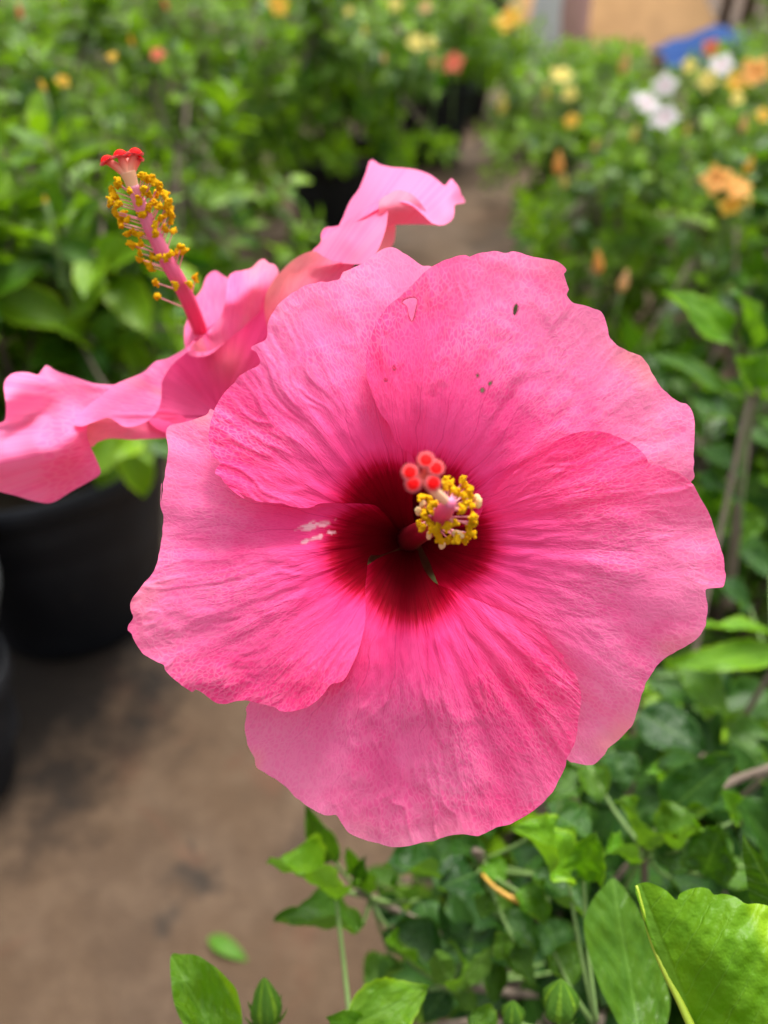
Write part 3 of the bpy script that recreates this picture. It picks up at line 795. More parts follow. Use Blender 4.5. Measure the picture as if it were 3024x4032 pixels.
lip = sheet(Z('r3', (1150, 60), (1120, 95), (1000, 165), (920, 188), (850, 250), (690, 320), (590, 395), (500, 468), (440, 550), (480, 572), (560, 545), (640, 520), (690, 545), (725, 568), (765, 576), (830, 562), (890, 530), (940, 470), (958, 400), (962, 310), (1000, 235), (1060, 170), (1150, 100)),
            Z('r3', (1150, 70, 258), (1000, 165, 256), (850, 250, 255), (690, 322, 256.5), (500, 468, 255), (440, 550, 247), (560, 545, 247), (640, 520, 246), (765, 576, 244), (890, 530, 245), (958, 400, 248), (962, 310, 251), (1060, 170, 255), (800, 420, 247.5), (700, 440, 248.5), (900, 300, 250)),
            (.66, .95), 0.0, 2, .35, math.pi)
under = sheet(Z('r3', (470, 540), (640, 480), (760, 520), (900, 480), (1060, 500), (1120, 560), (1060, 630), (990, 640), (880, 646), (780, 651), (700, 645), (640, 646), (580, 666), (545, 694), (505, 640)),
              Z('r3', (500, 560, 255), (640, 480, 262), (900, 480, 266), (1100, 540, 268), (540, 690, 257), (780, 650, 263), (990, 640, 266), (760, 580, 261)),
              (.5, .8), lambda q: np.clip((650 - q[:, 0]) / 420, 0, .75), 3, .5, math.pi)
petal_of([left, lip, under], flower2)
# cupped middle: pale ridge over a deep rose hollow
ridge = sheet(Z('r4', (70, 1075), (85, 1040), (110, 1028), (165, 970), (235, 890), (258, 800), (272, 690), (300, 655), (350, 643), (400, 630), (440, 592), (470, 580), (495, 602), (515, 606), (530, 612), (548, 660), (500, 740), (465, 800), (450, 860), (380, 930), (300, 1000), (220, 1055), (150, 1085)),
              Z('r4', (20, 1120, 258), (110, 1028, 259), (235, 890, 262), (272, 690, 268), (400, 630, 270), (470, 580, 272), (530, 612, 271), (548, 660, 271), (400, 720, 264), (300, 830, 261), (450, 800, 268), (380, 880, 268), (180, 1010, 257.5), (100, 1120, 260), (300, 990, 268), (220, 1060, 267), (340, 760, 262.5)),
              (.60, .85), 0.0, 4, .5, math.pi * .75)
inner = sheet(Z('r3', (900, 300), (1000, 200), (1150, 60), (1300, -60), (1450, -180), (1560, -280), (1640, -200), (1620, 100), (1560, 220), (1420, 420), (1300, 540), (1060, 620), (900, 560), (880, 420)),
              Z('r3', (900, 300, 268), (1150, 60, 272), (1450, -180, 274), (1640, -200, 276), (1560, 220, 282), (1300, 540, 278), (900, 560, 268), (1060, 620, 270), (1150, 320, 280), (1300, 200, 284), (1000, 420, 274)),
              (.315, .44), lambda q: .38 * np.exp(-(((q[:, 0] - 900) / 70) ** 2 + ((q[:, 1] - 1420) / 80) ** 2)), 5, .7, 0)
petal_of([ridge, inner], flower2)
back = sheet(Z('r4', (40, 1060), (36, 960), (60, 890), (82, 810), (130, 745), (145, 700), (165, 665), (200, 645), (235, 662), (290, 705), (350, 800), (320, 950), (190, 1090), (80, 1110)),
             Z('r4', (40, 1000, 272), (80, 810, 276), (150, 690, 280), (200, 645, 282), (300, 720, 278), (200, 820, 277), (300, 900, 274), (120, 1080, 270)), (.70, .92), 0.0, 6, .4, 2.0)
petal_of([back], flower2)
# petal sweeping up and rolling over at its end
s1 = sheet(Z('r4', (880, 415), (905, 340), (940, 262), (985, 200), (1020, 120), (1050, 42), (1100, 65), (1160, 80), (1230, 85), (1300, 95), (1370, 120), (1420, 155), (1452, 180), (1478, 152), (1492, 141), (1503, 155), (1530, 190), (1545, 235), (1552, 240), (1562, 274), (1510, 285), (1506, 330), (1495, 365), (1462, 390), (1430, 397), (1385, 385), (1340, 345), (1290, 300), (1240, 275), (1180, 270), (1120, 290), (1000, 360)),
           Z('r4', (880, 415, 262), (940, 262, 270), (1050, 42, 284), (1230, 85, 280), (1370, 120, 276), (1452, 180, 270), (1492, 141, 272), (1562, 274, 276), (1506, 330, 260), (1430, 397, 255), (1340, 310, 260), (1240, 225, 263), (1150, 230, 262), (1000, 330, 260), (1150, 150, 272), (1350, 220, 266), (1495, 220, 266)), (.66, .95), 0.0, 7, .4, .8)
s2 = sheet(Z('r4', (1100, 262), (1150, 225), (1190, 207), (1240, 212), (1290, 240), (1340, 300), (1390, 372), (1430, 397), (1380, 395), (1300, 392), (1180, 395), (1120, 404), (1095, 330)),
           Z('r4', (1100, 262, 255), (1190, 207, 258), (1240, 212, 259), (1340, 300, 257), (1430, 397, 254), (1300, 392, 262), (1180, 395, 262), (1120, 404, 258), (1230, 300, 257), (1130, 300, 254)), (.7, .95), .42, 8, .25, .8)
s3 = sheet(Z('r4', (730, 545), (770, 500), (800, 470), (885, 398), (980, 332), (1080, 268), (1152, 224), (1146, 300), (1135, 400), (1108, 490), (1082, 543), (1050, 580), (1018, 606), (980, 609), (920, 606), (850, 597), (790, 570)),
           Z('r4', (730, 545, 257), (885, 398, 259), (1080, 268, 257), (1152, 224, 257), (1146, 300, 254), (1135, 400, 251), (1082, 543, 247), (1018, 606, 246), (920, 606, 248), (850, 597, 250), (930, 480, 251), (1030, 400, 252)), (.74, .95), .08, 9, .35, .8)
s4 = sheet(Z('r4', (770, 510), (782, 480), (779, 448), (800, 412), (850, 404), (900, 402), (880, 470)), Z('r4', (770, 500, 262), (800, 412, 266), (890, 405, 264), (870, 470, 262)), (.7, .9), 0, 10, .2, .8)
s5 = sheet(Z('r4', (1100, 380), (1178, 390), (1183, 450), (1165, 512), (1090, 545), (1060, 560)), Z('r4', (1100, 380, 262), (1180, 400, 266), (1165, 512, 264), (1070, 555, 258)), (.7, .95), .75, 11, .2, .8)
s6 = sheet(Z('r4', (745, 538), (790, 566), (850, 592), (920, 600), (960, 604), (948, 630), (900, 680), (820, 720), (700, 760), (600, 830), (520, 930), (492, 960), (478, 900), (470, 840), (480, 770), (510, 715), (545, 665), (620, 592), (690, 550)),
           Z('r4', (745, 538, 256), (850, 592, 251), (960, 604, 252), (900, 680, 262), (700, 760, 268), (492, 950, 272), (475, 820, 268), (545, 665, 266), (620, 592, 262), (650, 660, 261)), (.5, .75), lambda q: np.clip(1.15 - (q[:, 1] - 985) / 260 - (q[:, 0] - 1150) / 260, 0, .85), 12, .4, .8)
petal_of([s1, s2, s3, s4, s5, s6], flower2)

c2 = lambda x, y: Z('c2', (x, y))[0]
axis2 = [(1180, 2150, .288), (1090, 1930, .275), (985, 1660, .260), (870, 1420, .248), (755, 1220, .243), (650, 1010, .239), (560, 820, .236), (480, 640, .233), (425, 490, .230)]
ax3 = [at(*c2(x, y), d) for x, y, d in axis2]
column2 = tapered('stamen_column', ax3, [.0026, .0026, .0025, .0024, .0023, .0022, .0021, .0019, .0015], M['column'], flower2, 20, 6, t0=.62, t1=1)
an2 = [(285, 490), (235, 550), (205, 640), (250, 610), (285, 680), (270, 770), (335, 775), (370, 820), (310, 880), (370, 955), (450, 950), (500, 970), (405, 1070), (465, 1080), (510, 1055), (495, 1145), (490, 1205), (610, 1170), (665, 1185), (740, 1195), (790, 1160), (560, 1240), (600, 1280), (545, 415), (575, 440), (630, 450), (680, 500), (730, 560), (735, 605), (530, 540), (580, 565), (645, 575), (480, 640), (400, 545), (625, 665), (585, 705), (675, 690), (515, 765), (780, 660), (750, 690), (790, 720), (795, 770), (740, 790), (690, 810), (800, 840), (640, 870), (740, 905), (815, 930), (640, 950), (890, 1090), (920, 1130), (850, 1140), (650, 1435), (835, 1465), (665, 1570), (970, 1455), (1035, 1390), (275, 460), (515, 400), (615, 425), (215, 665), (255, 745), (300, 850)]
AXP = np.array([a[:2] for a in axis2], float); AXD = np.array([a[2] for a in axis2])
def axis_at(t):
    i = int(min(max(t, 0), len(AXP) - 1.001)); f = t - i
    return AXP[i] * (1 - f) + AXP[i + 1] * f, AXD[i] * (1 - f) + AXD[i + 1] * f
rg = random.Random(5)
ts = np.linspace(.6, 7.9, 200); axs = np.array([axis_at(t)[0] for t in ts])
for x, y in an2:
    dist = np.hypot(axs[:, 0] - x, axs[:, 1] - y); k = int(dist.argmin()); pd = dist[k]
    tb = max(.7, ts[k] - .25 - pd / 330.0)
    bp, bd = axis_at(tb); _, dd = axis_at(ts[k])
    front = -.0045 if pd < 90 else rg.uniform(-.004, .003)
    p = at(*c2(x, y), dd + front)
    side = np.array([x, y]) - bp; side = side / (np.hypot(*side) + 1e-6) * min(25, pd * .3)
    b = at(*c2(*(bp + side)), bd - (.0014 if pd < 90 else .0004))
    put_anther(p, .00126 * rg.uniform(.85, 1.2), column2, rg)
    filament(b, p, .00017, column2)
sb = at(*c2(428, 520), .231)
st2 = at(*c2(375, 360), .229)
style2 = tapered('style', [sb, at(*c2(405, 440), .230), st2], [.0017, .0019, .0024], M['style'], flower2, 14, 5, t0=.1, t1=.5)
for x, y, d, rx, ry, ro in ((160, 235, .228, 1.25, .95, .55), (292, 175, .2265, 1.3, 1.1, .3), (450, 158, .2275, 1.25, .95, -.25), (478, 222, .229, .85, .7, -.5), (372, 205, .231, .8, .8, 0)):
    tip = at(*c2(x, y), d)
    tapered('style_branch', [st2.lerp(sb, .25), st2.lerp(tip, .45) + (sb - st2) * .10, tip + (sb - st2).normalized() * .0004], [.0016, .0013, .0009], M['style'], style2, 10, 4, t0=.45, t1=1)
    upv = ((st2 - sb).normalized() + (tip - st2).normalized() * .7).normalized()
    ma = np.array(frame(upv.orthogonal(), upv))
    P = IV * np.array([rx, rx, .55]) * .00155
    P[:, 2] -= 160 * (P[:, 0] ** 2 + P[:, 1] ** 2)
    build('stigma', P @ ma.T + np.array(tip), IF, M['stigma'], style2)
    HV, HF = [], []
    for k in range(260):
        a = rg.uniform(0, 6.283); el = rg.uniform(-.6, .25)
        dv = Vector((math.cos(a) * math.cos(el) * rx, math.sin(a) * math.cos(el) * rx, math.sin(el) * .62))
        b = dv * .00152; b.z -= 160 * (b.x ** 2 + b.y ** 2)
        e = b + (dv + Vector((rg.uniform(-.3, .3), rg.uniform(-.3, .3), rg.uniform(-.3, .1)))).normalized() * .00042
        vv, ff = tube([b, e], [.00006, .00004], 3); o0 = len(HV); HV += list(vv); HF += [tuple(i + o0 for i in f) for f in ff]
    o = build('stigma_hair', np.array([tuple(v) for v in HV]) @ ma.T + np.array(tip), HF, M['fuzz'], style2); o['kind'] = 'stuff'
tb = at(940, 1760, .298)
build('calyx', np.array(lathe([(.0015, -.030), (.004, -.026), (.0075, -.016), (.0095, -.004), (.012, .010), (.010, .010), (.0082, -.004), (.005, -.02)], 20)[0]) @ np.array(frame(FW, (ax3[2] - ax3[0]).normalized())).T + np.array(tb), lathe([(0, 0)] * 8, 20)[1], M['stem'], flower2)
tapered('flower_stalk', [tb + Vector((.004, .004, -.022)), Vector((-.02, .28, .50)), Vector((.06, .29, .41)), Vector((.10, .29, .37))], [.0022, .0022, .0024, .0026], M['stem'], flower2, 8)

# ------------------------------------------------------------------ nursery rows behind
def pot_and_shrub(cx, cy, r, h, plabel, slabel, top, rad, shoots, parts, seed, **k):
    if plabel: flower_pot(plabel, cx, cy, r, h)
    else: h = .05
    return shrub(slabel, cx, cy, h - .045, top, rad, shoots, parts, seed, **k)

SHRUBS = []
def add(*a, **k):
    root, tips = pot_and_shrub(*a, **k); SHRUBS.append((root, tips)); return root

GL = 'tall dense shrubs lining one side of the path'
GR = 'lower shrubs with yellow and orange blossoms across the path'
add(-.427, .825, .165, .28, 'large black plastic pot with rolled rim under the sideways flower', 'dense dark green shrub growing in the large black pot under the sideways flower', .64, .26, 95, 300, 1, group=GL, size=.068)
add(-.47, 1.52, 0, 0, None, 'leafy shrub standing directly behind the shrub of the large black pot', .66, .34, 120, 300, 2, group=GL)
add(-.12, 2.30, .16, .26, 'black pot standing at the path edge behind the upswept petal', 'green shrub overhanging the black pot behind the upswept pink petal', .68, .33, 115, 300, 3, group=GL, low=.06)
add(.18, 3.30, .16, .26, 'black pot at the bend of the path, next one past the upswept petal', 'green shrub in the second path-edge pot, coral blossom on its side', .62, .38, 110, 200, 4, group=GL, low=.16)
add(.36, 4.15, .16, .26, 'small-looking black pot farther up the path beside the bend', 'shrub with a large yellow blossom where the path nears the sand heap', .44, .36, 110, 150, 5, group=GL, low=.1)
add(-.52, 2.62, 0, 0, None, 'shrub filling the gap between the path-edge pot and the back row', .66, .36, 110, 200, 14, group=GL)
add(-.98, 1.35, 0, 0, None, 'tall bright green shrub beside the stamen column, level with its red tip', .72, .38, 115, 300, 6, group=GL)
add(-.95, 2.15, 0, 0, None, 'tall shrub bearing two small yellow blossoms in the back row', .72, .42, 120, 260, 7, group=GL)
add(-.72, 3.05, 0, 0, None, 'tall shrub with a coral blossom near its top in the back row', .72, .46, 120, 200, 8, group=GL)
add(-.45, 4.0, 0, 0, None, 'shrub with a bright yellow blossom on top, behind the coral-flowered one', .70, .48, 110, 150, 9, group=GL)
add(-1.55, 2.6, 0, 0, None, 'outermost shrub with a salmon bud at its top', .74, .48, 115, 150, 10, group=GL)
add(-1.35, 3.7, 0, 0, None, 'far shrub in the outermost row, behind the salmon-budded one', .72, .5, 100, 100, 11, group=GL)
add(-.15, 5.1, 0, 0, None, 'far shrub with pale yellow blossoms at the end of the tall row', .68, .55, 100, 100, 12, group=GL)
add(-1.1, 4.9, 0, 0, None, 'far shrub at the back of the tall row without blossoms', .70, .6, 100, 100, 13, group=GL)
add(.60, 1.12, 0, 0, None, 'shrub between the bare-stemmed one and the orange cluster', .52, .27, 85, 300, 20, group=GR, size=.072, matname='leaf_mid')
add(.43, .70, 0, 0, None, 'near shrub with bare scarred brown stem beside the open flower', .47, .19, 60, 200, 29, group=GR, size=.075, matname='leaf_mid')
add(.56, 1.72, 0, 0, None, 'shrub with two closed peach buds just above the open flower', .50, .36, 110, 300, 21, group=GR)
add(1.12, 1.75, 0, 0, None, 'shrub with a cluster of ruffled orange blossoms on one side', .53, .34, 105, 300, 22, group=GR)
add(.62, 2.55, 0, 0, None, 'shrub with a single upright peach-orange bud above its leaves', .45, .38, 110, 260, 23, group=GR)
add(1.30, 2.55, 0, 0, None, 'shrub bearing three white blossoms close together', .46, .42, 110, 260, 24, group=GR)
add(.74, 3.45, 0, 0, None, 'shrub with pale yellow blossoms at the path edge opposite the pots', .38, .42, 110, 180, 25, group=GR)
add(1.50, 3.45, 0, 0, None, 'shrub with yellow and cream blossoms behind the white-flowered one', .40, .46, 110, 180, 26, group=GR)
add(1.05, 4.4, 0, 0, None, 'far shrub with a peach bud just in front of the sand heap', .29, .46, 100, 120, 27, group=GR)
add(1.85, 4.4, 0, 0, None, 'far shrub with a large orange blossom beside the blue tarpaulin', .31, .50, 100, 120, 28, group=GR)

# blossoms on those shrubs
def flower_mat(name, c, c2):
    s = NT(name); u, v = s.at('lu'), s.at('lv')
    n = s.noise(s.xyz(s.math('MULTIPLY', u, 4.0), s.math('MULTIPLY', v, 2.0)), 1, 3)
    cc = s.mix(s.smooth(v, .1, .5), c2, s.mix(s.smooth(n, .3, .7), c, tuple(min(.9, k * 1.15) for k in c)))
    return s.surf(cc, .6, .3, .35, cc)
FMAT = {'Y': flower_mat('yellow_blossom', (.86, .55, .06), (.80, .40, .03)), 'PY': flower_mat('pale_yellow_blossom', (.80, .70, .20), (.75, .55, .10)),
        'O': flower_mat('orange_blossom', (.88, .46, .12), (.85, .36, .08)), 'K': flower_mat('coral_blossom', (.82, .24, .13), (.75, .12, .06)),
        'W': flower_mat('white_blossom', (.82, .76, .78), (.80, .60, .62)), 'H': flower_mat('peach_blossom', (.86, .54, .26), (.84, .48, .18))}
FP = {k: leaf_data('petal', m, W=.95, cup=.35, bend=.55, nu=5, nv=6, wave=.30, crinkle=.25, seed=4) for k, m in FMAT.items()}
FB = {k: leaf_data('petal', m, W=.62, cup=1.3, bend=-.35, nu=5, nv=6, wave=.10, seed=4) for k, m in FMAT.items()}
rg = random.Random(8)
def at_z(x, y, z):
    q = at(x, y, 1) - CAMP; t = (z - CAM_H) / q.z; return CAMP + q * t
def blossom(px, py, kind, rpx, zt, bud=False):
    p = at_z(px, py, zt)
    root, tips = min(SHRUBS, key=lambda s: math.hypot(s[0].location.x - p.x, s[0].location.y - p.y))
    d = (p - CAMP).dot(FW); R0 = rpx / FPX * d
    mv = (CAMP - p).normalized()
    nrm = (mv * .75 + Vector((rg.uniform(-.4, .4), rg.uniform(-.3, .3), .5))).normalized() if not bud else Vector((rg.uniform(-.25, .25), rg.uniform(-.25, .25), 1)).normalized()
    cen = bpy.data.objects.new('bud' if bud else 'blossom', None); cen.empty_display_size = .01; link(cen, root)
    cen.location = p - root.location
    ex = nrm.orthogonal().normalized(); ey = nrm.cross(ex); ph = rg.random() * 6
    for k in range(5):
        a = ph + k * 2 * math.pi / 5; rd = ex * math.cos(a) + ey * math.sin(a)
        o = bpy.data.objects.new('petal', (FB if bud else FP)[kind]); link(o, cen)
        if bud:
            al = (nrm + rd * .20).normalized(); nr = -rd; L = R0 * 2.4
            o.matrix_basis = Matrix.Translation(-nrm * R0 * 1.1 + rd * R0 * .12) @ frame(al, nr).to_4x4() @ Matrix.Scale(L, 4)
        else:
            al = (rd + nrm * rg.uniform(.2, .45)).normalized(); L = R0 * rg.uniform(1.0, 1.25)
            o.matrix_basis = Matrix.Translation(-nrm * R0 * .15) @ frame(al, nrm).to_4x4() @ Matrix.Scale(L, 4)
    v, f = tube([p - nrm * R0 * .1, p - nrm * R0 * 1.3 - Vector((0, 0, .02)), p - nrm * R0 * 1.5 - Vector((0, 0, .09))], [.0022, .0018, .0018], 5)
    build('stalk', v, f, M['stem'], root)
for x, y, k, r, zt, b in [(550, 78, 'Y', 52, .60, 0), (60, 20, 'PY', 30, .60, 0), (190, 30, 'H', 24, .58, 0), (150, 180, 'PY', 36, .58, 0), (215, 180, 'PY', 24, .58, 0), (310, 265, 'K', 38, .56, 0), (225, 270, 'H', 20, .56, 1),
        (520, 455, 'PY', 30, .40, 1), (815, 515, 'Y', 30, .45, 0), (775, 320, 'PY', 45, .48, 0), (810, 400, 'PY', 30, .46, 0), (710, 395, 'PY', 24, .44, 1), (1045, 280, 'H', 34, .50, 1), (1085, 575, 'PY', 24, .47, 1),
        (1215, 365, 'W', 46, .52, 0), (1140, 440, 'W', 50, .51, 0), (1080, 425, 'W', 20, .50, 1), (1215, 500, 'W', 50, .50, 0), (1460, 280, 'W', 48, .54, 0), (1400, 340, 'PY', 40, .53, 0), (1525, 350, 'Y', 40, .53, 0), (1600, 310, 'O', 58, .55, 0),
        (1530, 420, 'PY', 28, .52, 0), (1555, 535, 'H', 26, .51, 1), (1640, 490, 'Y', 30, .52, 0), (760, 705, 'O', 34, .45, 1), (785, 780, 'PY', 22, .43, 1), (1440, 770, 'O', 55, .52, 0), (1530, 800, 'O', 52, .51, 0), (1500, 880, 'Y', 45, .49, 0),
        (1575, 715, 'Y', 28, .52, 1), (1580, 860, 'PY', 18, .50, 1), (930, 1130, 'O', 36, .46, 1), (1040, 1210, 'H', 34, .45, 1), (1415, 205, 'K', 32, .55, 0), (1320, 280, 'PY', 32, .53, 0), (920, 625, 'H', 18, .44, 1), (1310, 560, 'PY', 20, .5, 1)]:
    blossom(1500 + x * .9186, y * .9186, k, r * .9186 * (1.25 if b else 1.15), zt, b)
for x, y, k, r, zt, b in [(75, 50, 'K', 28, .68, 1), (635, 20, 'K', 22, .66, 1), (1070, 20, 'Y', 46, .66, 0), (1515, 15, 'PY', 25, .62, 0), (605, 205, 'K', 33, .66, 0), (430, 215, 'Y', 24, .66, 0), (165, 335, 'Y', 24, .65, 1), (240, 310, 'Y', 28, .65, 0),
        (1400, 120, 'PY', 22, .62, 1), (1600, 170, 'PY', 30, .6, 0), (1475, 225, 'H', 20, .58, 1), (175, 775, 'Y', 20, .58, 1), (505, 160, 'Y', 20, .64, 1), (1340, 40, 'PY', 22, .62, 0)]:
    blossom(x * 1.0247, y * 1.0247, k, r * .9, zt, b)

# heap, tarpaulin and sack at the end of the path
def heap():
    V, F = [], []; n, m = 28, 40
    for i in range(n):
        for k in range(m):
            a = 2 * math.pi * k / m; q = i / (n - 1); r = q * .92
            z = .86 * (1 - q ** 1.5) + .05 * float(fbm(math.cos(a) * r * 3, math.sin(a) * r * 3, 4, 3)) * (1 - q)
            V.append((1.60 + r * math.cos(a) * .92, 6.75 + r * math.sin(a), z - .01))
    for i in range(n - 1):
        for k in range(m): F.append((i * m + k, (i + 1) * m + k, (i + 1) * m + (k + 1) % m, i * m + (k + 1) % m))
    o = build('sand_heap', V, F, simple('tan_sand', (.52, .30, .135), .95, .25, 9, .15, bump=.02)); tag(o, 'rounded heap of tan sand behind the flower rows', 'sand heap')
heap()
V, F = [], []; n, m = 16, 14
for j in range(m):
    for i in range(n):
        u, v = i / (n - 1), j / (m - 1)
        x = 1.66 + .62 * u; y = 5.30 + .5 * v + .30 * u * u
        V.append((x, y, max(.02, .17 * math.sin(math.pi * min(1, v * 1.0)) ** .7 * (.55 + .6 * math.sin(u * 2.8)) + .02 * float(fbm(u * 5, v * 5, 7)))))
for j in range(m - 1):
    for i in range(n - 1): F.append((j * n + i, j * n + i + 1, (j + 1) * n + i + 1, (j + 1) * n + i))
tag(build('tarpaulin', V, F, simple('blue_tarpaulin', (.020, .060, .20), .8, .2, 12, .1)), 'crumpled blue tarpaulin lying at the foot of the sand heap', 'tarpaulin')
sk = empty('sack', (.93, 5.0, 0)); tag(sk, 'upright white and pink plastic sack standing at the end of the path', 'sack')
def sack_shape(x0, w, h, mat, nm, yo):
    V, F = [], []; n, m = 12, 20
    for i in range(n):
        q = i / (n - 1); sw = w * (1 - .25 * q ** 3) * (.9 + .15 * math.sin(q * 3))
        for k in range(m):
            a = 2 * math.pi * k / m; ww = 1 + .10 * float(vnoise(a * 3, q * 5, 3))
            V.append((x0 + sw * math.cos(a) * ww, 5.0 + yo + sw * .7 * math.sin(a) * ww, h * q))
    for i in range(n - 1):
        for k in range(m): F.append((i * m + k, i * m + (k + 1) % m, (i + 1) * m + (k + 1) % m, (i + 1) * m + k))
    F.append(tuple((n - 1) * m + k for k in range(m)))
    build(nm, V, F, mat, sk)
sack_shape(.87, .085, .56, simple('white_plastic', (.62, .60, .60), .4, .1, 20), 'white_panel', 0)
sack_shape(1.0, .10, .54, simple('pink_plastic', (.50, .27, .24), .5, .1, 20), 'pink_panel', .02)
for i, (x, y, lb) in enumerate(((.62, 6.3, 'black pot standing past the end of the path beside the sack'), (.30, 6.2, 'black pot behind the yellow-flowered shrub at the path end'))):
    flower_pot(lb, x, y, .24, .42, group='empty black pots past the path')
for i, (x, y, r) in enumerate(((2.75, 7.6, .05), (3.05, 7.9, .06), (3.4, 7.4, .045))):
    t = empty('tree', (x, y, 0)); tag(t, ('slender grey tree trunk next to the sand heap', 'thicker grey tree trunk between two thinner ones', 'thin pale tree trunk farthest from the sand heap')[i], 'tree', 'trees past the sand heap')
    v, f = tube([(x, y, -.05), (x + .03, y, 1), (x - .02, y + .05, 2.2), (x + .06, y, 3.2)], [r, r * .9, r * .75, r * .5], 10); build('trunk', v, f, M['bark'], t)
    VV, FF, UU, LV, LR = [], [], [], [], []; off = 0
    for q in range(500):
        a, b = rg.uniform(0, 6.28), rg.uniform(-1, 1); rr = rg.uniform(.3, 1.0)
        p = np.array([x + math.cos(a) * rr * .9, y + math.sin(a) * rr * .9, 2.6 + b * .9])
        P, Fq, u, vq = LOW[q % 3]; mm = np.array(frame(Vector((rg.uniform(-1, 1), rg.uniform(-1, 1), rg.uniform(-.8, .3))), Vector((rg.uniform(-.5, .5), rg.uniform(-.5, .5), 1))))
        VV.append(P @ mm.T * .16 + p); FF.append(Fq + off); off += len(P); UU.append(u); LV.append(vq); LR.append(np.full(len(u), rg.random() * .5))
    build('crown', np.vstack(VV), np.vstack(FF), M['leaf_stuff'], t, attrs={'lu': np.concatenate(UU), 'lv': np.concatenate(LV), 'lr': np.concatenate(LR)})
for i, (x, y, s, lb) in enumerate(((-2.2, 7.2, 1.1, 'dark clipped hedge block behind the tall shrubs'), (-.6, 7.6, 1.1, 'dark hedge block behind the path-edge shrubs'), (3.3, 6.0, 1.0, 'dark bushy shrub in front of the slender tree trunks'))):
    shrub(lb, x, y, .0, .8 if i < 2 else .62, s, 140, 60, 60 + i, size=.10, group='dark hedge blocks at the back', tint=(0, .35))

# ------------------------------------------------------------------ the foreground bush below the open flower
fg_pot = flower_pot('black pot shaded under the curled leaves of the foreground bush', .17, .27, .13, .20, group='black nursery pots along the row')
bush, btips = shrub('foreground bush with curled glossy leaves and green buds below the open flower', .165, .25, .155, .405, .180, 125, 225, 77, size=.050, group=None, matname='leaf_dark', name='hibiscus_bush')  # fill leaves use the deep green, painting in shade between the front leaves
BUSHP = Vector(bush.location)
NODES = [at(*Z('r5', (760, 720))[0], .385), at(*Z('r5', (1490, 480))[0], .375), at(*Z('z5', (1050, 560))[0], .37), at(*Z('r5', (1290, 1290))[0], .36), at(*Z('z5', (820, 1450))[0], .30),
         at(*Z('r6', (760, 520))[0], .56), at(*Z('r6', (880, 1760))[0], .50), at(*Z('l8', (930, 2330))[0], .285), at(*Z('r5', (640, 1640))[0], .31), STALK_END]
for nd in NODES:
    far = BUSHP + Vector((random.Random(int(nd.x * 9999)).uniform(-.03, .03), 0, .02))
    mid = nd.lerp(far, .5) + Vector((0, 0, -.015))
    v, f = tube(cr_path([far, mid, nd, nd + Vector((0, 0, .006))], 4), list(np.linspace(.0026, .0013, 13)), 8); build('stem', v, f, M['bark'], bush)
hl = random.Random(21)
def hero(zone, bx, by, tx, ty, wd, db, dt, roll=0, cup=.6, bend=.3, mat='leaf', crinkle=.19, serr=.08, fold=0.0, wave=.13, nrm=None, twist=0.0):
    b, t = Z(zone, (bx, by), (tx, ty)); sc = ZONES[zone][2]
    B, T = at(*b, db), at(*t, dt); al = T - B; L = al.length
    Wm = wd * sc / FPX * (db + dt) / 2 * (1.15 if cup < .95 else 1 + .5 * cup)
    me = leaf_data('leaf', M[mat], W=Wm / L * 1.12, cup=cup, bend=bend, nu=16, nv=28, serr=serr, crinkle=crinkle, wave=wave, seed=hl.randrange(100), fold=fold, twist=twist)
    ch = abs(2 * math.sin(bend / 2) / bend) if abs(bend) > .01 else 1
    o = bpy.data.objects.new('leaf', me); link(o, bush)
    n0 = nrm if nrm is not None else ((CAMP - B).normalized() * .35 + Vector((0, 0, 1)) if cup < .95 else Vector((0, .34, .94)))
    fr = frame(al, n0); fr = fr @ Matrix.Rotation(math.radians(roll), 3, 'Y') @ Matrix.Rotation(bend / 2, 3, 'X')
    o.matrix_basis = Matrix.Translation(B - BUSHP) @ fr.to_4x4() @ Matrix.Scale(L / ch, 4)
    nd = min(NODES, key=lambda q: (q - B).length)
    v, f = tube(cr_path([nd, nd.lerp(B, .5) + Vector((0, 0, -.004)), B + al * .02], 3), [.0012, .0011, .001, .0009, .0009, .0009, .0008], 6)
    V = np.array([tuple(q) for q in v])
    pe = build('petiole', V, f, M['stem'], bush)
    return o
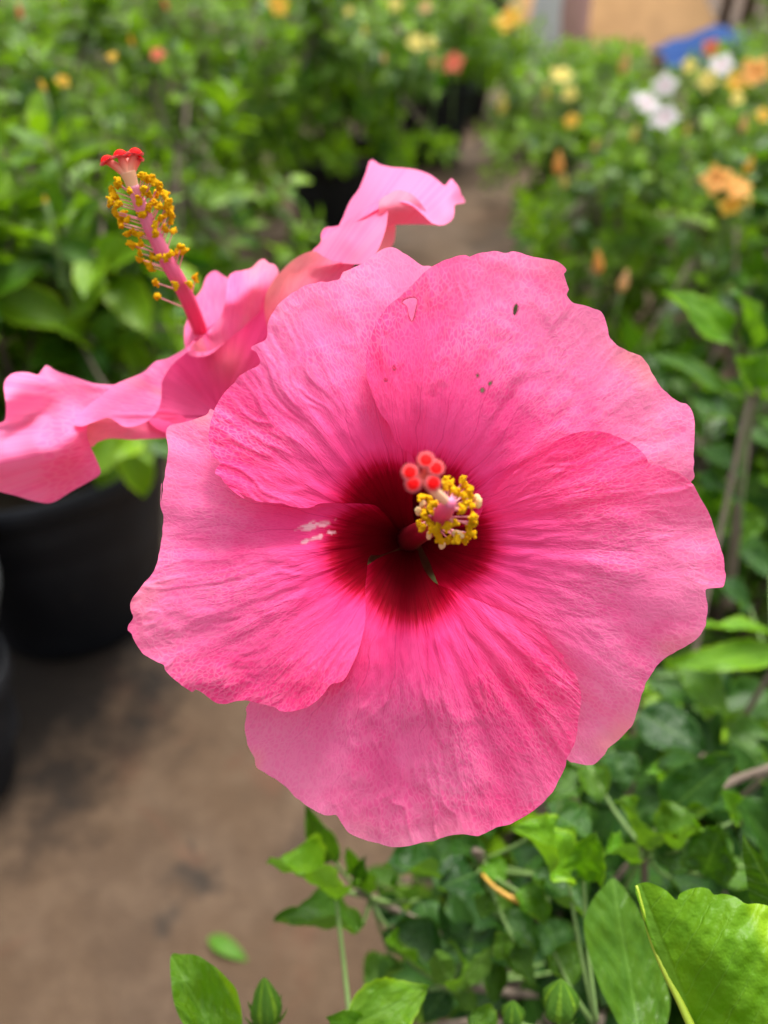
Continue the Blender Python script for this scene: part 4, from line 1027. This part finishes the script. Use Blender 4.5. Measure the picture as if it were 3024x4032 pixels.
for a in [
 ('r5', 545, 735, 85, 490, 300, .335, .318, 8, 1.55, .35, 'leaf_bright'), ('r5', 690, 935, 130, 870, 250, .352, .335, 5, 1.55, .4, 'leaf_mid'), ('r5', 520, 480, 340, 110, 190, .375, .36, -35, .9, .2, 'leaf_mid'),
 ('r5', 640, 560, 600, 390, 110, .365, .355, 10, .9, .3, 'leaf_bright'), ('r5', 700, 600, 720, 450, 110, .368, .358, 0, .9, .3, 'leaf_mid'), ('r5', 750, 690, 625, 650, 110, .37, .36, 0, 1.1, .4, 'leaf_bright'), ('r5', 755, 680, 760, 560, 90, .37, .362, 0, 1.0, .3, 'leaf_bright'),
 ('r5', 1225, 560, 850, 520, 300, .362, .35, 0, 1.35, .3, 'leaf_dark'), ('r5', 1460, 560, 1195, 665, 290, .36, .345, 0, .35, .25, 'leaf_dark'),
 ('r5', 610, 1580, 1130, 1310, 330, .272, .285, 15, .55, .45, 'leaf_bright'), ('r5', 700, 1620, 470, 1500, 190, .275, .265, -10, .6, .4, 'leaf_bright'),
 ('r5', 900, 940, 1230, 1280, 290, .37, .345, 0, 1.35, .35, 'leaf_dark'), ('r5', 1430, 920, 1390, 1200, 360, .375, .35, 0, 1.3, .5, 'leaf_dark'), ('r5', 1290, 1290, 1190, 1090, 170, .345, .335, 160, .7, .3, 'leaf_mid'), ('r5', 1300, 1290, 1560, 1040, 170, .35, .34, 150, .7, .3, 'leaf_mid'),
 ('r5', 1080, 730, 1180, 1010, 240, .43, .42, 0, .5, .3, 'leaf_dark'), ('r5', 910, 1130, 730, 1350, 190, .41, .395, 0, 1.2, .3, 'leaf_mid'), ('r5', 1180, 1300, 790, 1210, 190, .42, .41, 0, .6, .3, 'leaf_dark'), ('r5', 780, 760, 1010, 880, 170, .40, .40, 0, .7, .3, 'leaf_dark'),
 ('r5', 1500, 480, 1300, 330, 190, .38, .37, 0, .8, .3, 'leaf_dark'), ('r5', 1520, 500, 1640, 640, 150, .365, .355, 10, 1.2, .3, 'leaf_bright'), ('r5', 1560, 700, 1480, 860, 140, .37, .36, 0, 1, .3, 'leaf_mid'), ('r5', 1560, 640, 1659, 860, 150, .375, .365, 0, .9, .3, 'leaf_mid'),
 ('r5', 1290, 1310, 1470, 1470, 130, .37, .37, 0, .9, .3, 'leaf_mid'), ('r5', 1600, 1150, 1560, 1420, 160, .36, .35, 10, .9, .3, 'leaf_mid'), ('r5', 1250, 1320, 1110, 1540, 200, .37, .36, 0, .6, .3, 'leaf_dark'), ('r5', 1700, 1000, 1580, 1130, 130, .35, .35, 0, 1, .3, 'leaf_mid'),
 ('z5', 670, 665, 410, 440, 280, .325, .305, 10, .55, .55, 'leaf_bright', .32), ('z5', 745, 695, 815, 470, 190, .318, .305, 0, .8, .5, 'leaf_bright', .3), ('z5', 620, 400, 790, 500, 190, .345, .335, 0, 1.0, .3, 'leaf_dark'),
 ('z5', 1020, 540, 915, 315, 210, .345, .335, 0, 1.15, .3, 'leaf_mid'), ('z5', 1160, 380, 1500, 95, 230, .365, .352, 0, .55, .3, 'leaf_dark'), ('z5', 1110, 530, 1375, 360, 170, .35, .342, 0, 1.1, .3, 'leaf_mid'), ('z5', 1340, 690, 1430, 430, 230, .338, .325, 0, .5, .4, 'leaf_mid', .4),
 ('z5', 1090, 590, 1300, 650, 150, .35, .345, 0, .8, .4, 'leaf_mid', .3), ('z5', 1170, 320, 1085, 150, 160, .38, .37, 0, 1.1, .3, 'leaf_bright'), ('z5', 495, 680, 775, 890, 220, .34, .325, 0, 1.3, .35, 'leaf_dark'), ('z5', 690, 680, 870, 690, 170, .345, .335, 0, 1.0, .4, 'leaf_dark'),
 ('z5', 330, 1030, 515, 1240, 150, .355, .35, 0, 1.1, .3, 'leaf_mid'), ('z5', 320, 900, 520, 1060, 160, .365, .355, 0, 1.1, .3, 'leaf_mid'), ('z5', 1720, 590, 1480, 300, 260, .43, .42, 0, .5, .3, 'leaf_mid'), ('z5', 1180, 700, 1440, 800, 190, .40, .40, 0, .7, .3, 'leaf_dark'),
 ('z5', 730, 170, 560, 330, 170, .40, .39, 0, .8, .3, 'leaf_mid'), ('z5', 770, 130, 830, 330, 150, .40, .39, 0, .9, .3, 'leaf_mid'), ('z5', 900, 60, 960, 260, 170, .43, .42, 0, .6, .3, 'leaf_dark'), ('z5', 1500, 420, 1420, 250, 120, .37, .36, 0, .9, .3, 'leaf_bright'), ('z5', 1560, 640, 1440, 740, 180, .40, .39, 0, .7, .3, 'leaf_mid'),
 ('z5', 560, 900, 640, 1130, 200, .43, .42, 0, .6, .3, 'leaf_dark'), ('z5', 300, 1450, 180, 1380, 180, .28, .28, 0, .9, .4, 'leaf_mid'), ('z5', 560, 1120, 400, 1100, 150, .41, .41, 0, .8, .3, 'leaf_dark'), ('z5', 730, 1130, 690, 1420, 200, .42, .42, 0, .5, .3, 'leaf_dark'), ('z5', 840, 960, 700, 1000, 180, .42, .42, 0, .7, .3, 'leaf_dark'),
 ('r6', 690, 300, 350, 55, 190, .57, .54, -15, .55, .45, 'leaf_bright'), ('r6', 640, 520, 300, 340, 140, .62, .60, 0, .6, .4, 'leaf_mid'), ('r6', 690, 640, 450, 530, 150, .62, .60, 0, .4, .4, 'leaf_dark'), ('r6', 880, 1630, 520, 1590, 120, .50, .48, 30, .7, .3, 'leaf_bright'), ('r6', 900, 1710, 350, 1770, 130, .50, .47, -25, .7, .4, 'leaf_bright'),
 ('r6', 450, 1760, 650, 2000, 150, .50, .48, 0, .5, .3, 'leaf_mid'), ('r6', 250, 1985, 550, 2170, 230, .47, .45, 0, .4, .4, 'leaf_dark'), ('r6', 290, 1820, 540, 1950, 150, .53, .52, 0, .6, .3, 'leaf_mid'), ('r6', 770, 520, 690, 360, 150, .55, .54, 0, .9, .4, 'leaf_bright'), ('r6', 780, 500, 840, 330, 150, .55, .54, 0, .9, .4, 'leaf_bright'),
 ('r6', 760, 320, 700, 40, 150, .56, .55, 0, 1.0, .3, 'leaf_bright'), ('r6', 800, 330, 850, 130, 170, .56, .55, 0, .8, .3, 'leaf_mid'), ('r6', 720, 880, 520, 790, 140, .60, .59, 0, .5, .4, 'leaf_dark'), ('r6', 700, 1010, 500, 900, 140, .60, .58, 0, .5, .4, 'leaf_dark'), ('r6', 720, 1180, 840, 1130, 130, .60, .58, 0, .5, .4, 'leaf_mid'),
 ('r6', 880, 1900, 560, 2040, 200, .54, .53, 0, .5, .4, 'leaf_mid'), ('r6', 860, 2080, 640, 2200, 200, .50, .49, 0, .5, .4, 'leaf_mid'), ('r6', 760, 1500, 600, 1380, 150, .58, .57, 0, .6, .3, 'leaf_dark'), ('r6', 860, 1330, 700, 1260, 140, .6, .6, 0, .6, .3, 'leaf_dark') ,
 ('r5', 1000, 1130, 860, 1010, 170, .355, .345, 0, 1.2, .4, 'leaf_bright'), ('r5', 1330, 1330, 1420, 1180, 150, .335, .325, 0, 1.1, .4, 'leaf_bright'), ('r5', 1010, 740, 890, 640, 160, .355, .345, 10, 1.2, .4, 'leaf_bright'), ('z5', 420, 760, 560, 930, 150, .335, .325, 0, 1.2, .4, 'leaf_bright'),
 ('z5', 980, 620, 860, 560, 150, .33, .32, 0, 1.2, .4, 'leaf_bright'), ('z5', 1230, 560, 1330, 450, 130, .335, .325, 0, 1.1, .5, 'leaf_bright'), ('z5', 600, 1060, 700, 1230, 170, .34, .33, 0, 1.2, .4, 'leaf_mid'), ('r5', 830, 1330, 980, 1180, 190, .38, .37, 0, 1.1, .4, 'leaf_mid')]:
    hero(*a)

def blade(outline, ctrl, base, tip, half, mat, depth_unit=1.0, amp=.25, seed=1):
    """a broad leaf traced round its margin; midrib runs base -> tip"""
    B = spline(outline, 8); V2, T, ed = triangulate(B, 10)
    d = tps(ctrl)(V2)
    bx = np.array(base, float); ax = np.array(tip, float) - bx; L = np.hypot(*ax); ax /= L; nx = np.array([-ax[1], ax[0]])
    v = ((V2 - bx) @ ax) / L; u = ((V2 - bx) @ nx) / half
    lat = np.abs(((v * 6 - np.abs(u) * 2.2 - .8 * u * u + .25 * vnoise(u * 3, v * 4, seed)) % 1) - .5)
    d = d - .35 * np.cos(lat * 2 * np.pi) * np.clip(np.abs(u) * 3, 0, 1) + amp * 1.5 * fbm(u * 4 + seed, v * 7, seed, 3)
    P = at_np(V2[:, 0], V2[:, 1], d * .001)
    return build('leaf', P, T[:, ::-1], M[mat], bush, attrs={'lu': u, 'lv': v})
# lime leaf folded along its midrib: near half and the half folded behind it
L1 = Z('z5', (1008, 740), (1018, 728), (1060, 718), (1105, 732), (1160, 762), (1206, 806), (1222, 778), (1262, 756), (1320, 744), (1365, 752), (1394, 780), (1440, 776), (1500, 792), (1550, 824), (1610, 824), (1700, 845), (1900, 900), (1950, 1300), (1800, 1650), (1400, 1700), (1290, 1440), (1210, 1300), (1140, 1150), (1080, 1000), (1030, 860))
blade(L1, Z('z5', (1010, 740, 232), (1150, 1170, 226), (1300, 1450, 222), (1200, 800, 226), (1390, 780, 224), (1700, 845, 222), (1950, 1300, 214), (1400, 1700, 212), (1400, 1100, 216), (1250, 950, 222)), Z('z5', (1330, 1540))[0], Z('z5', (1000, 700))[0], 520 * .798, 'leaf_lime', seed=2, amp=.35)
L1b = Z('z5', (1010, 738), (1040, 870), (1090, 1000), (1150, 1150), (1220, 1300), (1300, 1440), (1400, 1690), (1600, 1600), (1500, 1200), (1300, 900), (1150, 780))
blade(L1b, Z('z5', (1010, 738, 232), (1150, 1150, 226.5), (1300, 1440, 222.5), (1600, 1600, 240), (1500, 1200, 248), (1300, 900, 246)), Z('z5', (1330, 1540))[0], Z('z5', (1000, 700))[0], 400 * .798, 'leaf_lime', seed=4)
mr = [at(x, y, d) for x, y, d in Z('z5', (1010, 736, .2315), (1080, 990, .2287), (1150, 1160, .2258), (1225, 1310, .2236), (1340, 1560, .2200), (1420, 1720, .218))]
tapered('midrib', mr, [.0004, .0007, .0009, .0011, .0014, .0016], simple('midrib_yellow_green', (.30, .40, .03), .45, .15, 200), bush, 8)
blade(Z('z5', (1535, 484), (1560, 520), (1600, 560), (1659, 622), (1800, 740), (1850, 900), (1700, 900), (1600, 850), (1570, 810), (1553, 700), (1537, 590)),
      Z('z5', (1535, 484, 262), (1659, 622, 256), (1800, 740, 254), (1570, 810, 262), (1700, 900, 258)), Z('z5', (1780, 950))[0], Z('z5', (1530, 480))[0], 200 * .798, 'leaf_mid', seed=5)
blade(Z('z5', (890, 700), (850, 735), (800, 795), (758, 880), (750, 940), (765, 1030), (795, 1140), (835, 1250), (885, 1350), (940, 1450), (1020, 1520), (1120, 1500), (1165, 1400), (1175, 1290), (1135, 1150), (1092, 1010), (1030, 870), (965, 770), (920, 715)),
      Z('z5', (890, 700, 292), (750, 940, 280), (835, 1250, 272), (1000, 1520, 268), (1165, 1300, 276), (1050, 900, 288), (930, 1050, 284), (1000, 1300, 278)), Z('z5', (1040, 1560))[0], Z('z5', (890, 690))[0], 210 * .798, 'leaf_mid', seed=6)
blade(Z('l8', (566, 1988), (600, 1982), (650, 1985), (690, 2008), (720, 2030), (752, 2062), (780, 2095), (796, 2150), (802, 2220), (790, 2330), (700, 2330), (630, 2250), (585, 2170), (568, 2090)),
      Z('l8', (566, 1988, 262), (720, 2030, 254), (800, 2200, 258), (570, 2100, 252), (650, 2250, 252), (790, 2330, 262), (670, 2120, 259)), Z('l8', (780, 2380))[0], Z('l8', (562, 1978))[0], 120 * 1.19, 'leaf_bright', seed=7, amp=.6)

def bud(zone, bx, by, tx, ty, wd, d):
    b, t = Z(zone, (bx, by), (tx, ty)); B, T = at(*b, d), at(*t, d - .004); al = T - B; L = al.length; W = wd * ZONES[zone][2] / FPX * d / 2
    V, F, UU, VV = [], [], [], []; n, m = 18, 40
    for i in range(n + 1):
        q = i / n; r = W * (math.sin(math.pi * min(1, q ** .8)) ** .75) * (1 - .15 * q) + .0002
        for k in range(m):
            a = 2 * math.pi * k / m; rb = 1 + .22 * abs(math.cos(a * 2.5)) ** 8 * math.sin(math.pi * q) ** .5 - .06 + .05 * float(vnoise(a * 4, q * 7, 3))
            V.append((r * rb * math.cos(a), L * q, r * rb * math.sin(a))); UU.append(math.sin(a * 2.5)); VV.append(q)
    for i in range(n):
        for k in range(m): F.append((i * m + k, (i + 1) * m + k, (i + 1) * m + (k + 1) % m, i * m + (k + 1) % m))
    fr = np.array(frame(al, -FW))
    o = build('flower_bud', np.array(V) @ fr.T + np.array(B), F, M['bud'], bush, attrs={'lu': UU, 'lv': VV})
    for k in range(7):
        a = k * 2 * math.pi / 7; rd = Vector(fr @ np.array([math.cos(a), 0, math.sin(a)])); y = al.normalized()
        P0 = B + rd * W * .35; me = leaf_data('bract', M['bud'], W=.28, cup=.9, bend=-.9, nu=4, nv=8)
        br = bpy.data.objects.new('bract', me); link(br, o)
        br.matrix_basis = Matrix.Translation(P0 - world_loc(o)) @ frame((rd + y * .55), y).to_4x4() @ Matrix.Scale(L * .52, 4)
    nd = min(NODES, key=lambda q: (q - B).length)
    v, f = tube(cr_path([nd, nd.lerp(B, .6) + Vector((0, 0, -.004)), B + al * .03], 4), list(np.linspace(.0012, .0015, 9)), 8); build('bud_stalk', v, f, M['stem'], bush)
bud('r5', 85, 1570, 65, 1245, 190, .275); bud('z5', 630, 1400, 640, 1200, 170, .272); bud('z5', 400, 1420, 400, 1310, 110, .285); bud('r5', 350, 560, 365, 370, 130, .372)
tapered('yellow_stalk', [at(*q[:2], q[2]) for q in Z('z5', (250, 680, .345), (300, 735, .34), (370, 785, .337), (465, 830, .333))], [.0007, .0009, .0012, .0011], simple('yellowed_stalk', (.45, .25, .03), .5, .2, 200), bush, 8)
v, f = tube(cr_path([at(*q[:2], q[2]) for q in Z('z5', (1800, 90, .40), (1659, 160, .40), (1500, 215, .405), (1300, 330, .40), (1060, 560, .372))], 4), .0022, 8); build('stem', v, f, M['bark'], bush)
v, f = tube(cr_path([at(*q[:2], q[2]) for q in Z('r6', (780, 480, .57), (745, 700, .60), (720, 900, .61), (690, 1200, .63), (660, 1500, .66))], 6), .0042, 8); build('stem', v, f, M['bark'], bush)
# the grey pot whose side just enters the frame, and a leaf dropped on the ground
flower_pot('small black pot on the ground holding up the round grey bowl', -.482, .535, .10, .17)
gv, gf = lathe([(.001, .168), (.052, .168), (.080, .188), (.108, .225), (.121, .262), (.122, .285), (.116, .288), (.112, .262), (.098, .225), (.060, .190), (.001, .184)], 48)
gp = build('bowl', [Vector(q) + Vector((-.482, .535, 0)) for q in gv], gf, M['pot_grey']); tag(gp, 'round grey plastic bowl standing on a small black pot', 'bowl')
me = leaf_data('fallen_leaf', M['leaf_bright'], W=.4, cup=.5, bend=.4, nu=6, nv=10)
for (px, py), lb, L in ((Z('l8', (690, 1925))[0], 'small green leaf fallen on the brown ground', .045),):
    o = bpy.data.objects.new('fallen_leaf', me); link(o); p = at_z(px, py, .004); o.matrix_basis = Matrix.Translation(p) @ frame(Vector((1, -.5, 0.1)), Vector((0, 0, 1))).to_4x4() @ Matrix.Scale(L, 4)
    tag(o, lb, 'leaf')
